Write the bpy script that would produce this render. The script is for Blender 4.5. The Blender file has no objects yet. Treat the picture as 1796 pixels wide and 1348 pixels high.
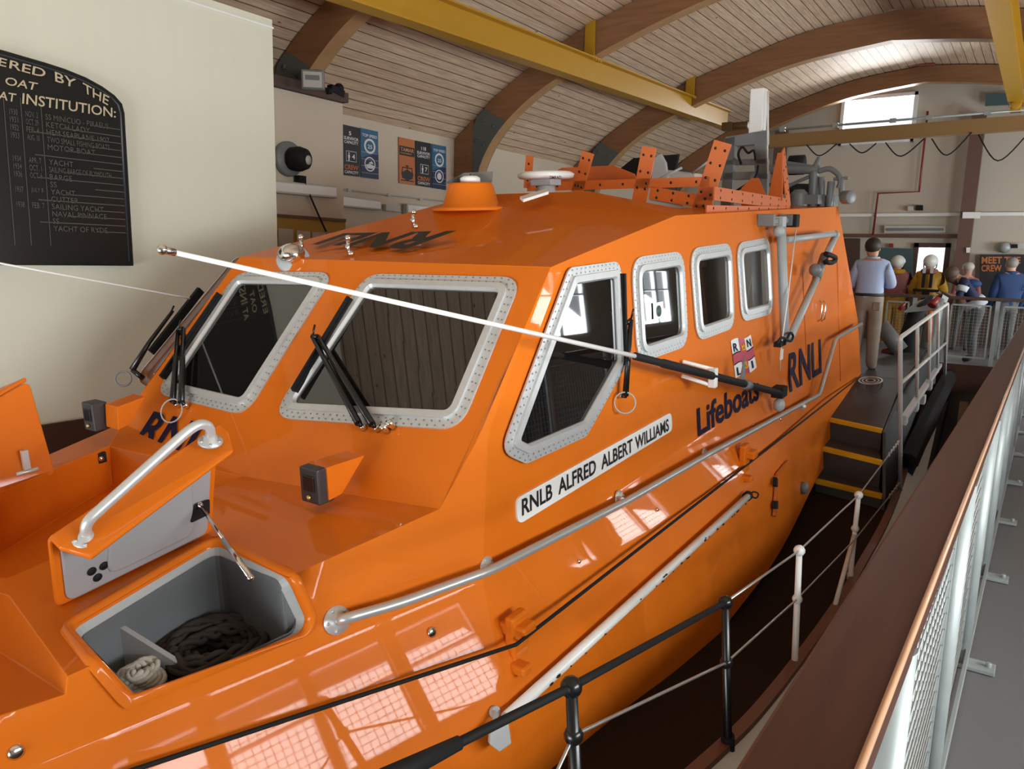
import bpy, bmesh, math, random
import numpy as np
from mathutils import Vector, Matrix, geometry

random.seed(4)
SC = bpy.context.scene
COL = SC.collection
PI = math.pi

# ------------------------------------------------------------------ camera
cam = bpy.data.cameras.new('camera')
cam.sensor_fit = 'HORIZONTAL'
cam.sensor_width = 36.0
cam.lens = 36.0 * 1338.0 / 1796.0
cam.clip_start = 0.05
cam.clip_end = 200
camo = bpy.data.objects.new('camera', cam)
COL.objects.link(camo)
camo.matrix_world = Matrix(((0.570730, 0.119610, -0.812380, 0.000000), (-0.820730, 0.114278, -0.559771, 0.000000), (0.025882, 0.986222, 0.163389, 1.650000), (0.000000, 0.000000, 0.000000, 1.000000)))
SC.camera = camo

# ------------------------------------------------------------------ world, lights, exposure
world = bpy.data.worlds.new('sky')
SC.world = world
world.use_nodes = True
wn = world.node_tree.nodes
wn['Background'].inputs[0].default_value = (0.86, 0.93, 1.0, 1)
wn['Background'].inputs[1].default_value = 1.4
SC.view_settings.view_transform = 'Standard'
SC.view_settings.look = 'None'
SC.view_settings.gamma = 1.0
SC.view_settings.use_curve_mapping = False
SC.view_settings.exposure = 0.0


def area(name, loc, aim, sx, sy, power, col=(1, 1, 1)):
    l = bpy.data.lights.new(name, 'AREA')
    l.shape = 'RECTANGLE'
    l.size, l.size_y = sx, sy
    l.energy = power
    l.color = col
    o = bpy.data.objects.new(name, l)
    COL.objects.link(o)
    o.location = loc
    d = Vector(aim) - Vector(loc)
    o.rotation_euler = d.to_track_quat('-Z', 'Y').to_euler()
    return o


# daylight through the launching doors behind the viewer and the windows in the right wall
area('door_daylight', (-6.3, 2.9, -0.95), (4, 3.3, 1.4), 6.8, 2.1, 680, (0.95, 1.0, 1.0))
for wx, ww in ((2.2, 3.8), (11.0, 2.8), (15.2, 2.0)):
    area('window_daylight', (wx, -3.98, 2.0), (wx + .3, 0.1, 6.3), ww + .9, 2.2, 275 * ww, (0.95, 1.0, 1.0))
area('gable_daylight', (18.7, 3.3, 4.55), (10, 3.3, 5.0), 1.5, 0.9, 170, (0.93, 0.97, 1.0))
area('back_door_daylight', (18.6, 2.0, 1.5), (10, 2.0, 0.8), 0.6, 1.2, 25, (0.93, 0.97, 1.0))

# ------------------------------------------------------------------ helpers
V = Vector


def empty(name, loc=(0, 0, 0), rot=(0, 0, 0)):
    o = bpy.data.objects.new(name, None)
    o.empty_display_size = 0.1
    COL.objects.link(o)
    o.location = loc
    o.rotation_euler = rot
    return o


def tag(o, label=None, cat=None, group=None, kind=None):
    if label: o['label'] = label
    if cat: o['category'] = cat
    if group: o['group'] = group
    if kind: o['kind'] = kind
    return o


def struct(o):
    o['kind'] = 'structure'
    return o


def frame_of(d):
    d = V(d).normalized()
    up = V((0, 0, 1)) if abs(d.z) < 0.95 else V((1, 0, 0))
    a = d.cross(up).normalized()
    b = a.cross(d).normalized()
    return d, a, b


class MB:
    def __init__(s):
        s.v, s.f, s.m, s.sm = [], [], [], []
        s.mi = 0

    def add(s, vs, fs, smooth=False):
        k = len(s.v)
        s.v += [tuple(p) for p in vs]
        for f in fs:
            s.f.append([i + k for i in f])
            s.m.append(s.mi)
            s.sm.append(smooth)
        return s

    def poly(s, pts):
        return s.add(pts, [list(range(len(pts)))])

    def box(s, c, size, M=None):
        x, y, z = [q / 2 for q in size]
        vs = [V((a * x, b * y, d * z)) for a in (-1, 1) for b in (-1, 1) for d in (-1, 1)]
        if M: vs = [M @ p for p in vs]
        vs = [p + V(c) for p in vs]
        return s.add(vs, [(0, 1, 3, 2), (4, 6, 7, 5), (0, 4, 5, 1), (2, 3, 7, 6), (0, 2, 6, 4), (1, 5, 7, 3)])

    def bar(s, p, q, w, h, up=(0, 0, 1)):
        p, q = V(p), V(q)
        d = (q - p).normalized()
        a = d.cross(V(up))
        if a.length < 1e-4: a = d.cross(V((1, 0, 0)))
        a.normalize()
        b = a.cross(d)
        vs = []
        for e in (p, q):
            for i, j in ((-1, -1), (1, -1), (1, 1), (-1, 1)):
                vs.append(e + a * (w / 2 * i) + b * (h / 2 * j))
        return s.add(vs, [(0, 1, 2, 3), (7, 6, 5, 4), (0, 4, 5, 1), (1, 5, 6, 2), (2, 6, 7, 3), (3, 7, 4, 0)])

    def tube(s, pts, r, n=10, closed=False, smooth=True):
        pts = [V(p) for p in pts]
        rs = r if isinstance(r, (list, tuple)) else [r] * len(pts)
        N = len(pts)
        rings = []
        pa = None
        for i, p in enumerate(pts):
            if closed:
                d = pts[(i + 1) % N] - pts[i - 1]
            else:
                d = pts[min(i + 1, N - 1)] - pts[max(i - 1, 0)]
            d = d.normalized() if d.length > 1e-9 else V((0, 0, 1))
            if pa is None:
                _, a, b = frame_of(d)
            else:
                a = pa - d * pa.dot(d)
                a = a.normalized() if a.length > 1e-6 else frame_of(d)[1]
                b = d.cross(a)
            pa = a
            b = d.cross(a)
            rings.append([p + (a * math.cos(2 * PI * k / n) + b * math.sin(2 * PI * k / n)) * rs[i] for k in range(n)])
        vs = [q for g in rings for q in g]
        fs = []
        M = N if closed else N - 1
        for i in range(M):
            j = (i + 1) % N
            for k in range(n):
                l = (k + 1) % n
                fs.append((i * n + k, i * n + l, j * n + l, j * n + k))
        s.add(vs, fs, smooth)
        if not closed:
            k0 = len(s.v) - len(vs)
            for base, rev in ((k0, True), (k0 + (N - 1) * n, False)):
                f = [base + k for k in range(n)]
                s.f.append(f[::-1] if rev else f)
                s.m.append(s.mi)
                s.sm.append(False)
        return s

    def lathe(s, prof, o, axis=(0, 0, 1), n=24, smooth=True):
        d, a, b = frame_of(axis)
        o = V(o)
        vs, fs = [], []
        for r, h in prof:
            for k in range(n):
                t = 2 * PI * k / n
                vs.append(o + d * h + (a * math.cos(t) + b * math.sin(t)) * max(r, 1e-4))
        for i in range(len(prof) - 1):
            for k in range(n):
                l = (k + 1) % n
                fs.append((i * n + k, i * n + l, (i + 1) * n + l, (i + 1) * n + k))
        fs.append(tuple(range(n))[::-1])
        fs.append(tuple((len(prof) - 1) * n + k for k in range(n)))
        return s.add(vs, fs, smooth)

    def ball(s, c, r, n=16, sc=(1, 1, 1), M=None):
        vs, fs = [], []
        m = max(6, n // 2)
        for i in range(m + 1):
            t = PI * i / m
            for k in range(n):
                p = 2 * PI * k / n
                q = V((math.sin(t) * math.cos(p) * r * sc[0], math.sin(t) * math.sin(p) * r * sc[1], math.cos(t) * r * sc[2]))
                if M: q = M @ q
                vs.append(V(c) + q)
        for i in range(m):
            for k in range(n):
                l = (k + 1) % n
                fs.append((i * n + k, i * n + l, (i + 1) * n + l, (i + 1) * n + k))
        return s.add(vs, fs, True)

    def prism(s, poly, off, smooth=False):
        n = len(poly)
        a = [V(p) for p in poly]
        b = [p + V(off) for p in a]
        fs = [tuple(range(n))[::-1], tuple(range(n, 2 * n))]
        s.add(a + b, fs)
        k0 = len(s.v) - 2 * n
        for i in range(n):
            j = (i + 1) % n
            s.f.append([k0 + i, k0 + j, k0 + n + j, k0 + n + i])
            s.m.append(s.mi)
            s.sm.append(smooth)
        return s

    def mirror(s):
        t = MB()
        t.v = [(p[0], -p[1], p[2]) for p in s.v]
        t.f = [f[::-1] for f in s.f]
        t.m, t.sm = list(s.m), list(s.sm)
        return t

    def build(s, name, mats, parent=None, bevel=0, seg=2, fix=True, merge=False, autosmooth=None):
        me = bpy.data.meshes.new(name)
        me.from_pydata(s.v, [], s.f)
        me.update()
        if not isinstance(mats, (list, tuple)): mats = [mats]
        for m in mats: me.materials.append(m)
        for p, mi, sm in zip(me.polygons, s.m, s.sm):
            p.material_index = mi
            p.use_smooth = sm
        if fix or merge:
            bm = bmesh.new()
            bm.from_mesh(me)
            if merge: bmesh.ops.remove_doubles(bm, verts=bm.verts, dist=0.0005)
            if fix: bmesh.ops.recalc_face_normals(bm, faces=bm.faces)
            bm.to_mesh(me)
            bm.free()
        o = bpy.data.objects.new(name, me)
        COL.objects.link(o)
        if parent: o.parent = parent
        if bevel:
            b = o.modifiers.new('bevel', 'BEVEL')
            b.width = bevel
            b.segments = seg
            b.limit_method = 'ANGLE'
            b.angle_limit = math.radians(35)
        if autosmooth is not None:
            for p in me.polygons: p.use_smooth = True
            try:
                me.set_sharp_from_angle(angle=math.radians(autosmooth))
            except Exception:
                pass
        return o


def copy_tree(o, parent=None):
    c = o.copy()
    COL.objects.link(c)
    c.parent = parent
    for ch in [x for x in bpy.data.objects if x.parent is o]:
        copy_tree(ch, c)
    return c


def smooth_path(pts, k=6):
    pts = [V(p) for p in pts]
    out = []
    n = len(pts)
    for i in range(n - 1):
        p0, p1, p2, p3 = pts[max(i - 1, 0)], pts[i], pts[i + 1], pts[min(i + 2, n - 1)]
        for j in range(k):
            t = j / k
            out.append(0.5 * ((2 * p1) + (p2 - p0) * t + (2 * p0 - 5 * p1 + 4 * p2 - p3) * t * t + (3 * p1 - p0 - 3 * p2 + p3) * t ** 3))
    out.append(pts[-1])
    return out


def bend_path(pts, r=0.06, k=5):
    pts = [V(p) for p in pts]
    out = [pts[0]]
    for i in range(1, len(pts) - 1):
        a, p, b = pts[i - 1], pts[i], pts[i + 1]
        ra = min(r, (a - p).length * 0.45)
        rb = min(r, (b - p).length * 0.45)
        s, e = p + (a - p).normalized() * ra, p + (b - p).normalized() * rb
        for j in range(k + 1):
            t = j / k
            out.append(s * (1 - t) ** 2 + p * 2 * t * (1 - t) + e * t * t)
    out.append(pts[-1])
    return out


def rpoly(pts, r, n=6):
    pts = [V(p) for p in pts]
    out = []
    N = len(pts)
    for i in range(N):
        a, p, b = pts[i - 1], pts[i], pts[(i + 1) % N]
        da, db = (a - p), (b - p)
        ang = da.angle(db)
        t = min(r / max(math.tan(ang / 2), 0.05), da.length * 0.48, db.length * 0.48)
        s, e = p + da.normalized() * t, p + db.normalized() * t
        for j in range(n + 1):
            q = j / n
            out.append(s * (1 - q) ** 2 + p * 2 * q * (1 - q) + e * q * q)
    return out


def inset(pts, w):
    pts = [V(p) for p in pts]
    N = len(pts)
    nrm = V((0, 0, 0))
    for i in range(N):
        nrm += (pts[i] - pts[0]).cross(pts[(i + 1) % N] - pts[0])
    nrm.normalize()
    out = []
    for i in range(N):
        a, p, b = pts[i - 1], pts[i], pts[(i + 1) % N]
        d1, d2 = (p - a).normalized(), (b - p).normalized()
        n1, n2 = nrm.cross(d1), nrm.cross(d2)
        m = (n1 + n2)
        m.normalize()
        out.append(p + m * (w / max(m.dot(n1), 0.3)))
    return out


# ------------------------------------------------------------------ materials
def mat(name, col, rough=0.5, metal=0.0, coat=0.0, var=0.0, scale=8.0, bump=0.0, bscale=None, spec=0.5, emit=None, stretch=None):
    m = bpy.data.materials.new(name)
    m.use_nodes = True
    nt = m.node_tree
    b = nt.nodes['Principled BSDF']
    b.inputs['Base Color'].default_value = (*col, 1)
    b.inputs['Roughness'].default_value = rough
    b.inputs['Metallic'].default_value = metal
    b.inputs['Coat Weight'].default_value = coat
    b.inputs['Coat Roughness'].default_value = 0.03
    b.inputs['Specular IOR Level'].default_value = spec
    if emit:
        b.inputs['Emission Color'].default_value = (*emit[0], 1)
        b.inputs['Emission Strength'].default_value = emit[1]
    if var or bump:
        tc = nt.nodes.new('ShaderNodeTexCoord')
        no = nt.nodes.new('ShaderNodeTexNoise')
        no.inputs['Scale'].default_value = scale
        no.inputs['Detail'].default_value = 5
        if stretch:
            mp = nt.nodes.new('ShaderNodeMapping')
            mp.inputs['Scale'].default_value = stretch
            nt.links.new(tc.outputs['Object'], mp.inputs[0])
            nt.links.new(mp.outputs[0], no.inputs['Vector'])
        else:
            nt.links.new(tc.outputs['Object'], no.inputs['Vector'])
        if var:
            mx = nt.nodes.new('ShaderNodeMix')
            mx.data_type = 'RGBA'
            mx.inputs[6].default_value = (*[max(0, c * (1 - var)) for c in col], 1)
            mx.inputs[7].default_value = (*[min(1, c * (1 + var)) for c in col], 1)
            nt.links.new(no.outputs['Fac'], mx.inputs[0])
            nt.links.new(mx.outputs[2], b.inputs['Base Color'])
        if bump:
            bp = nt.nodes.new('ShaderNodeBump')
            bp.inputs['Strength'].default_value = bump
            bp.inputs['Distance'].default_value = 0.01
            n2 = no
            if bscale:
                n2 = nt.nodes.new('ShaderNodeTexNoise')
                n2.inputs['Scale'].default_value = bscale
                nt.links.new(tc.outputs['Object'], n2.inputs['Vector'])
            nt.links.new(n2.outputs['Fac'], bp.inputs['Height'])
            nt.links.new(bp.outputs[0], b.inputs['Normal'])
    return m


def plank_mat(name, c1, c2, gap, width, length, rough=0.6):
    """boards from the UV map: u runs along the board, v across it (metres)"""
    m = bpy.data.materials.new(name)
    m.use_nodes = True
    nt = m.node_tree
    b = nt.nodes['Principled BSDF']
    b.inputs['Roughness'].default_value = rough
    b.inputs['Specular IOR Level'].default_value = 0.25
    uv = nt.nodes.new('ShaderNodeUVMap')
    br = nt.nodes.new('ShaderNodeTexBrick')
    br.offset = 0.0
    br.inputs['Scale'].default_value = 1.0
    br.inputs['Brick Width'].default_value = length
    br.inputs['Row Height'].default_value = width
    br.inputs['Mortar Size'].default_value = 0.006
    br.inputs['Mortar Smooth'].default_value = 0.2
    br.inputs['Color1'].default_value = (*c1, 1)
    br.inputs['Color2'].default_value = (*c2, 1)
    br.inputs['Mortar'].default_value = (*gap, 1)
    nt.links.new(uv.outputs[0], br.inputs['Vector'])
    mp = nt.nodes.new('ShaderNodeMapping')
    mp.inputs['Scale'].default_value = (1.2, 22, 1)
    nt.links.new(uv.outputs[0], mp.inputs[0])
    no = nt.nodes.new('ShaderNodeTexNoise')
    no.inputs['Scale'].default_value = 2.0
    no.inputs['Detail'].default_value = 6
    nt.links.new(mp.outputs[0], no.inputs['Vector'])
    vo = nt.nodes.new('ShaderNodeTexVoronoi')
    vo.inputs['Scale'].default_value = 2.2
    mp2 = nt.nodes.new('ShaderNodeMapping')
    mp2.inputs['Scale'].default_value = (1.0, 2.2, 1)
    nt.links.new(uv.outputs[0], mp2.inputs[0])
    nt.links.new(mp2.outputs[0], vo.inputs['Vector'])
    rp = nt.nodes.new('ShaderNodeValToRGB')
    rp.color_ramp.elements[0].position = 0.03
    rp.color_ramp.elements[0].color = (0.3, 0.2, 0.14, 1)
    rp.color_ramp.elements[1].position = 0.075
    rp.color_ramp.elements[1].color = (1, 1, 1, 1)
    nt.links.new(vo.outputs['Distance'], rp.inputs[0])
    r2 = nt.nodes.new('ShaderNodeValToRGB')
    r2.color_ramp.elements[0].position = 0.3
    r2.color_ramp.elements[0].color = (0.72, 0.68, 0.64, 1)
    r2.color_ramp.elements[1].position = 0.7
    r2.color_ramp.elements[1].color = (1.1, 1.1, 1.1, 1)
    nt.links.new(no.outputs['Fac'], r2.inputs[0])
    m1 = nt.nodes.new('ShaderNodeMix')
    m1.data_type = 'RGBA'
    m1.blend_type = 'MULTIPLY'
    m1.inputs[0].default_value = 1
    nt.links.new(br.outputs['Color'], m1.inputs[6])
    nt.links.new(r2.outputs[0], m1.inputs[7])
    m2 = nt.nodes.new('ShaderNodeMix')
    m2.data_type = 'RGBA'
    m2.blend_type = 'MULTIPLY'
    m2.inputs[0].default_value = 1
    nt.links.new(m1.outputs[2], m2.inputs[6])
    nt.links.new(rp.outputs[0], m2.inputs[7])
    nt.links.new(m2.outputs[2], b.inputs['Base Color'])
    return m


ORANGE = mat('orange_paint', (0.69, 0.160, 0.009), 0.5, coat=0.30, spec=0.08, var=0.03, scale=1.5)
ORANGEM = mat('orange_metal_paint', (0.55, 0.115, 0.012), 0.4)
WHITE = mat('white_paint', (0.82, 0.83, 0.82), 0.35)
WHITESCR = mat('scuffed_white_paint', (0.78, 0.78, 0.77), 0.3, var=0.06, scale=20)
ALU = mat('aluminium', (0.60, 0.62, 0.63), 0.36, metal=0.45, var=0.08, scale=30)
RAIL = mat('brushed_alloy_tube', (0.52, 0.53, 0.53), 0.33, metal=0.55)
GREYP = mat('light_grey_paint', (0.40, 0.42, 0.43), 0.45)
LOCKER = mat('locker_grey', (0.13, 0.14, 0.15), 0.5)
LIDGREY = mat('lid_grey', (0.34, 0.345, 0.36), 0.5)
MACH = mat('machinery_grey', (0.17, 0.185, 0.19), 0.45, var=0.1, scale=6)
BLACK = mat('black_gloss', (0.008, 0.008, 0.009), 0.25)
RUBBER = mat('black_rubber', (0.011, 0.011, 0.012), 0.7, spec=0.25)
CHROME = mat('chrome', (0.75, 0.76, 0.77), 0.12, metal=1.0)
STEEL = mat('steel', (0.55, 0.55, 0.55), 0.3, metal=0.8)
GLASS = mat('dark_window_glass', (0.006, 0.006, 0.006), 0.02, spec=0.6, coat=0.7)
DECK = mat('dark_brown_deck', (0.022, 0.012, 0.007), 0.85, var=0.1, scale=40, spec=0.15)
NAVY = mat('navy_paint', (0.006, 0.010, 0.045), 0.25)
NAVYT = mat('navy_lettering', (0.010, 0.007, 0.035), 0.6, spec=0.12)
BLACKT = mat('black_lettering', (0.006, 0.006, 0.008), 0.5)
RUBRAIL = mat('brown_gunwale_wood', (0.16, 0.065, 0.035), 0.5, var=0.2, scale=6, stretch=(1, 14, 14))
DGREY = mat('dark_grey_tread', (0.05, 0.05, 0.052), 0.6, var=0.08, scale=60)
YELLOW = mat('yellow_nosing', (0.75, 0.42, 0.01), 0.5, var=0.1, scale=30)
BEAMY = mat('yellow_beam_paint', (0.46, 0.245, 0.009), 0.42, var=0.06, scale=3)
RED = mat('red_paint', (0.22, 0.018, 0.014), 0.4)
PINKRED = mat('flag_red', (0.48, 0.03, 0.07), 0.45)
GALV = mat('galvanised_steel', (0.36, 0.40, 0.40), 0.5, metal=0.3, var=0.16, scale=14)
MAHOG = mat('varnished_mahogany', (0.075, 0.030, 0.019), 0.42, var=0.3, scale=3, stretch=(1, 18, 18), coat=0.0, spec=0.15)
MAHOGE = mat('worn_mahogany_highlight', (0.60, 0.35, 0.21), 0.3, var=0.3, scale=5, stretch=(1, 10, 10), coat=0.3)  # worn wood, made paler so the colour also carries the edge highlight
FLOORM = mat('grey_vinyl_floor', (0.15, 0.15, 0.155), 0.7, var=0.10, scale=150, bump=0.05)
PITM = mat('dark_concrete', (0.035, 0.03, 0.027), 0.8, var=0.2, scale=3)
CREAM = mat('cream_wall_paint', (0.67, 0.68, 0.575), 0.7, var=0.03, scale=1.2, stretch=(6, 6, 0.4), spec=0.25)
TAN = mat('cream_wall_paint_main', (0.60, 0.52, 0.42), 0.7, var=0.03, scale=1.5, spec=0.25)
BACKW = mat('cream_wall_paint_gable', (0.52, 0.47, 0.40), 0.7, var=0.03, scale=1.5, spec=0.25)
SKIRT = mat('dark_skirting', (0.05, 0.025, 0.018), 0.5)
DWOOD = mat('dark_stained_trim', (0.07, 0.038, 0.028), 0.55, var=0.2, scale=4, stretch=(1, 12, 12))
BWOOD = mat('brown_rail_wood', (0.13, 0.068, 0.05), 0.5, var=0.15, scale=4)
GLULAM = mat('glulam_timber', (0.24, 0.11, 0.05), 0.5, var=0.34, scale=1.6, stretch=(1.2, 1.2, 16), spec=0.3)
GLULAME = mat('glulam_soffit', (0.42, 0.25, 0.12), 0.5, var=0.2, scale=6, spec=0.3)
CEIL = plank_mat('ceiling_boards', (0.66, 0.50, 0.36), (0.74, 0.585, 0.44), (0.07, 0.035, 0.018), 0.145, 3.76)
PLATE = mat('grey_steel_plate', (0.10, 0.11, 0.105), 0.65, var=0.12, scale=5)
BOARD = mat('black_board_paint', (0.012, 0.014, 0.014), 0.22)
GOLD = mat('gilt_lettering', (0.50, 0.42, 0.28), 0.5)
GOLDDIM = mat('faded_gilt_lettering', (0.075, 0.072, 0.062), 0.5)
PBLACK = mat('poster_black', (0.018, 0.018, 0.022), 0.5)
PBLUE = mat('poster_blue', (0.030, 0.13, 0.25), 0.5)
PNAVY = mat('poster_navy', (0.016, 0.028, 0.085), 0.5)
PORANGE = mat('poster_orange', (0.50, 0.16, 0.045), 0.5)
PWHITE = mat('poster_white', (0.72, 0.74, 0.76), 0.5)
ROPEB = mat('dark_rope', (0.028, 0.021, 0.017), 0.85, var=0.3, scale=60)
ROPEW = mat('white_rope', (0.42, 0.40, 0.36), 0.85, var=0.25, scale=60)
SKIN = mat('skin', (0.50, 0.27, 0.19), 0.55)
HAIRD = mat('brown_hair', (0.028, 0.018, 0.012), 0.6, var=0.4, scale=60)
HAIRB = mat('light_brown_hair', (0.09, 0.055, 0.032), 0.6, var=0.4, scale=60)
SHIRT = mat('light_blue_shirt', (0.36, 0.45, 0.66), 0.75, var=0.07, scale=14, bump=0.4, bscale=12)
KHAKI = mat('khaki_cloth', (0.26, 0.215, 0.175), 0.8, var=0.1, scale=20, bump=0.4, bscale=14)
GREYC = mat('grey_cloth', (0.115, 0.115, 0.11), 0.8, var=0.12, scale=20, bump=0.4, bscale=14)
NAVYC = mat('navy_cloth', (0.016, 0.022, 0.07), 0.8)
BLUEC = mat('blue_cloth', (0.012, 0.04, 0.13), 0.8)
WHITEC = mat('white_cloth', (0.55, 0.57, 0.62), 0.8)
YELC = mat('yellow_oilskin', (0.48, 0.25, 0.012), 0.55, bump=0.4, bscale=12)
PINKC = mat('faded_red_cloth', (0.30, 0.10, 0.10), 0.7)
SHOE = mat('dark_shoe', (0.02, 0.015, 0.012), 0.5)
HELMET = mat('white_helmet', (0.72, 0.74, 0.72), 0.3)
WINW = mat('window_frame_white', (0.75, 0.77, 0.80), 0.4)
PALE = mat('pale_box', (0.50, 0.49, 0.46), 0.5)
TEAL = mat('dark_teal_box', (0.05, 0.10, 0.11), 0.5)
NOTICE = mat('noticeboard_mustard', (0.42, 0.26, 0.045), 0.6)

_txt = {}


def text_geo(body, bold=0.0, shear=0.0):
    key = (body, bold, shear)
    if key in _txt: return _txt[key]
    cu = bpy.data.curves.new('lettering', 'FONT')
    cu.body = body
    cu.size = 1.0
    cu.offset = bold
    cu.shear = shear
    cu.resolution_u = 3
    cu.align_x = 'LEFT'
    o = bpy.data.objects.new('lettering', cu)
    COL.objects.link(o)
    dg = bpy.context.evaluated_depsgraph_get()
    me = bpy.data.meshes.new_from_object(o.evaluated_get(dg))
    vs = [(v.co.x, v.co.y) for v in me.vertices]
    fs = [tuple(p.vertices) for p in me.polygons]
    bpy.data.objects.remove(o)
    bpy.data.meshes.remove(me)
    xs, ys = [p[0] for p in vs], [p[1] for p in vs]
    x0, x1, y0, y1 = min(xs), max(xs), min(ys), max(ys)
    vs = [((x - x0) / (x1 - x0), (y - y0) / (y1 - y0)) for x, y in vs]
    _txt[key] = (vs, fs, (x1 - x0) / (y1 - y0))
    return _txt[key]


def text_quad(mb, body, bl, br, tr, tl, off=(0, 0, 0), bold=0.0, shear=0.0, surf=None):
    """letters filling the quad bl br tr tl"""
    vs, fs, asp = text_geo(body, bold, shear)
    bl, br, tr, tl = V(bl), V(br), V(tr), V(tl)
    out = []
    for u, v in vs:
        p = bl * (1 - u) * (1 - v) + br * u * (1 - v) + tr * u * v + tl * (1 - u) * v
        if surf: p = surf(p)
        out.append(p + V(off))
    mb.add(out, fs)
    return mb


def text_line(mb, body, origin, ex, ey, height, off=(0, 0, 0), width=None, bold=0.0, center=False):
    vs, fs, asp = text_geo(body, bold)
    w = width if width else asp * height
    ex, ey = V(ex).normalized(), V(ey).normalized()
    o = V(origin) - (ex * (w / 2) if center else V((0, 0, 0)))
    mb.add([o + ex * (u * w) + ey * (v * height) + V(off) for u, v in vs], fs)
    return mb

# ================================================================== the lifeboat (built in its own frame: x aft, y to starboard, z up)
boat = empty('lifeboat', (3.000, 3.220, 0.000), (0, -0.073922, 0))
tag(boat, 'large orange lifeboat with silver framed windows, bow down in the middle of the hall', 'lifeboat')

ZK = np.array([2.0, 1.592, .60, .42, .305, .285, -.12, -.32, -.6, -.9, -1.3, -1.7])
LN = np.array([.09, .09, .09, .12, .15, .50, .50, .15, .10, .10, .1, .1])
_z = np.linspace(2.0, -1.7, 741)
_l = np.interp(-_z, -ZK, LN)
_y = np.concatenate([[0], np.cumsum((_l[1:] + _l[:-1]) / 2 * (_z[:-1] - _z[1:]))])
_y += 1.22 - np.interp(-1.592, -_z, _y)
_xz = np.array([1.592, .906, .45, .06, -.135, -.9, -1.7])
_xx = np.array([.324, -.296, -.40, -.52, -.58, -.80, -1.0])


def half(z): return float(np.interp(-z, -_z, _y))
def crease(z): return float(np.interp(-z, -_xz, _xx))
def port_y(x, z, off=0.0):
    b = min(max((x - 2.5) / 3.5, 0), 1)
    b = b * b * (3 - 2 * b)
    h = half(z)
    return -(h - b * max(0.0, h - (1.22 + .09 * (1.592 - z)))) - off + 0.25 * max(0.0, crease(z) - x)


A = V((.324, -1.22, 1.592)); M0 = V((.33, 0, 1.592)); B = V((-0.595, -1.244, 0.653)); D = V((-1.230, -1.095, 0.588)); E = V((-1.879, -0.943, 0.519)); MP = V((-.665, 0, .58))
R1 = V((1.886, -1.2, 1.814)); R3 = V((6.464, -1.197, 1.844))
FW1 = V((-1.820, -0.169, 0.493)); FW2 = V((-1.966, -0.914, 0.512)); FL1 = V((-1.980, -0.928, 0.462)); FL2 = V((-2.141, -0.886, 0.471))
FW2.y = -half(FW2.z) + .25 * (crease(FW2.z) - FW2.x)
H1 = V((-1.816, -0.641, 0.514)); H2 = V((-1.201, -0.559, 0.568)); H3 = V((-1.261, -1.088, 0.579)); H4 = V((-1.225, -1.126, 0.412)); H5 = V((-1.254, -1.127, 0.371)); H6 = V((-1.802, -0.989, 0.378)); H7 = V((-1.818, -0.979, 0.406)); H8 = V((-1.869, -0.945, 0.523))


def cdt_panel(mb, poly, step, fn, smooth=True, rows=(.42, .345, .312, .304, .295, .286, .278, .245, .2, -.08, -.12, -.17, -.22, -.27, -.32, -.38)):
    """fill a 2-D outline with a fine triangulation, then lift it on to a curved surface"""
    pts = [tuple(p) for p in poly]
    n = len(pts)
    out = []
    for i in range(n):                                   # split long edges
        a, b = V(pts[i]), V(pts[(i + 1) % n])
        k = max(1, int((b - a).length / step))
        out += [a.lerp(b, j / k) for j in range(k)]
    ed = [(i, (i + 1) % len(out)) for i in range(len(out))]
    xs, ys = [p.x for p in out], [p.y for p in out]

    def inside(x, y):
        c = False
        for i in range(n):
            (x1, y1), (x2, y2) = pts[i], pts[(i + 1) % n]
            if (y1 > y) != (y2 > y) and x < (x2 - x1) * (y - y1) / (y2 - y1) + x1: c = not c
        return c
    vin = []
    y = min(ys) + step / 2
    while y < max(ys):
        x = min(xs) + step / 2
        while x < max(xs):
            if inside(x, y) and all((V((x, y)) - q).length > step * 0.45 for q in out): vin.append(V((x, y)))
            x += step
        y += step
    vin = [q for q in vin if all(abs(q.y - z) > .025 for z in rows)]
    for z in rows:
        x = min(xs) + .03
        while x < max(xs):
            if inside(x, z) and all((V((x, z)) - q).length > .03 for q in out): vin.append(V((x, z)))
            x += .11
    r = geometry.delaunay_2d_cdt(out + vin, ed, [], 1, 1e-5)
    mb.add([fn(p.x, p.y) for p in r[0]], [tuple(f) for f in r[2]], smooth)


def surf_pt(x, z): return V((x, port_y(x, z), z))


sup = MB()
CZ = [1.592 - .06 * i for i in range(1, 43)]          # shared crease points, top to bottom
# port side
aft = [(1.844, 6.464), (.45, 7.44), (-.267, 7.6), (-.95, 7.7)]
top = [(A.x, A.z), (R1.x, R1.z), (R3.x, R3.z)]
side_poly = [(A.x, A.z), (R1.x, R1.z), (R3.x, R3.z), (7.44, .45), (7.6, -.267), (7.7, -.928)] + [(crease(z), z) for z in CZ[::-1]]
pside = MB()
cdt_panel(pside, side_poly, 0.16, surf_pt)
# port bow quarter, with the locker opening cut into its upper edge
front_poly = [(A.x, A.z)] + [(crease(z), z) for z in CZ] + [(-4.6, -.55), (-4.6, .50), (FL2.x, FL2.z), (FL1.x, FL1.z), (FW2.x, FW2.z), (E.x, E.z), (H8.x, H8.z), (H7.x, H7.z), (H6.x, H6.z), (H5.x, H5.z), (H4.x, H4.z), (H3.x, H3.z), (D.x, D.z), (B.x, B.z)]
pfront = MB()
cdt_panel(pfront, front_poly, 0.12, surf_pt)
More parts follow.
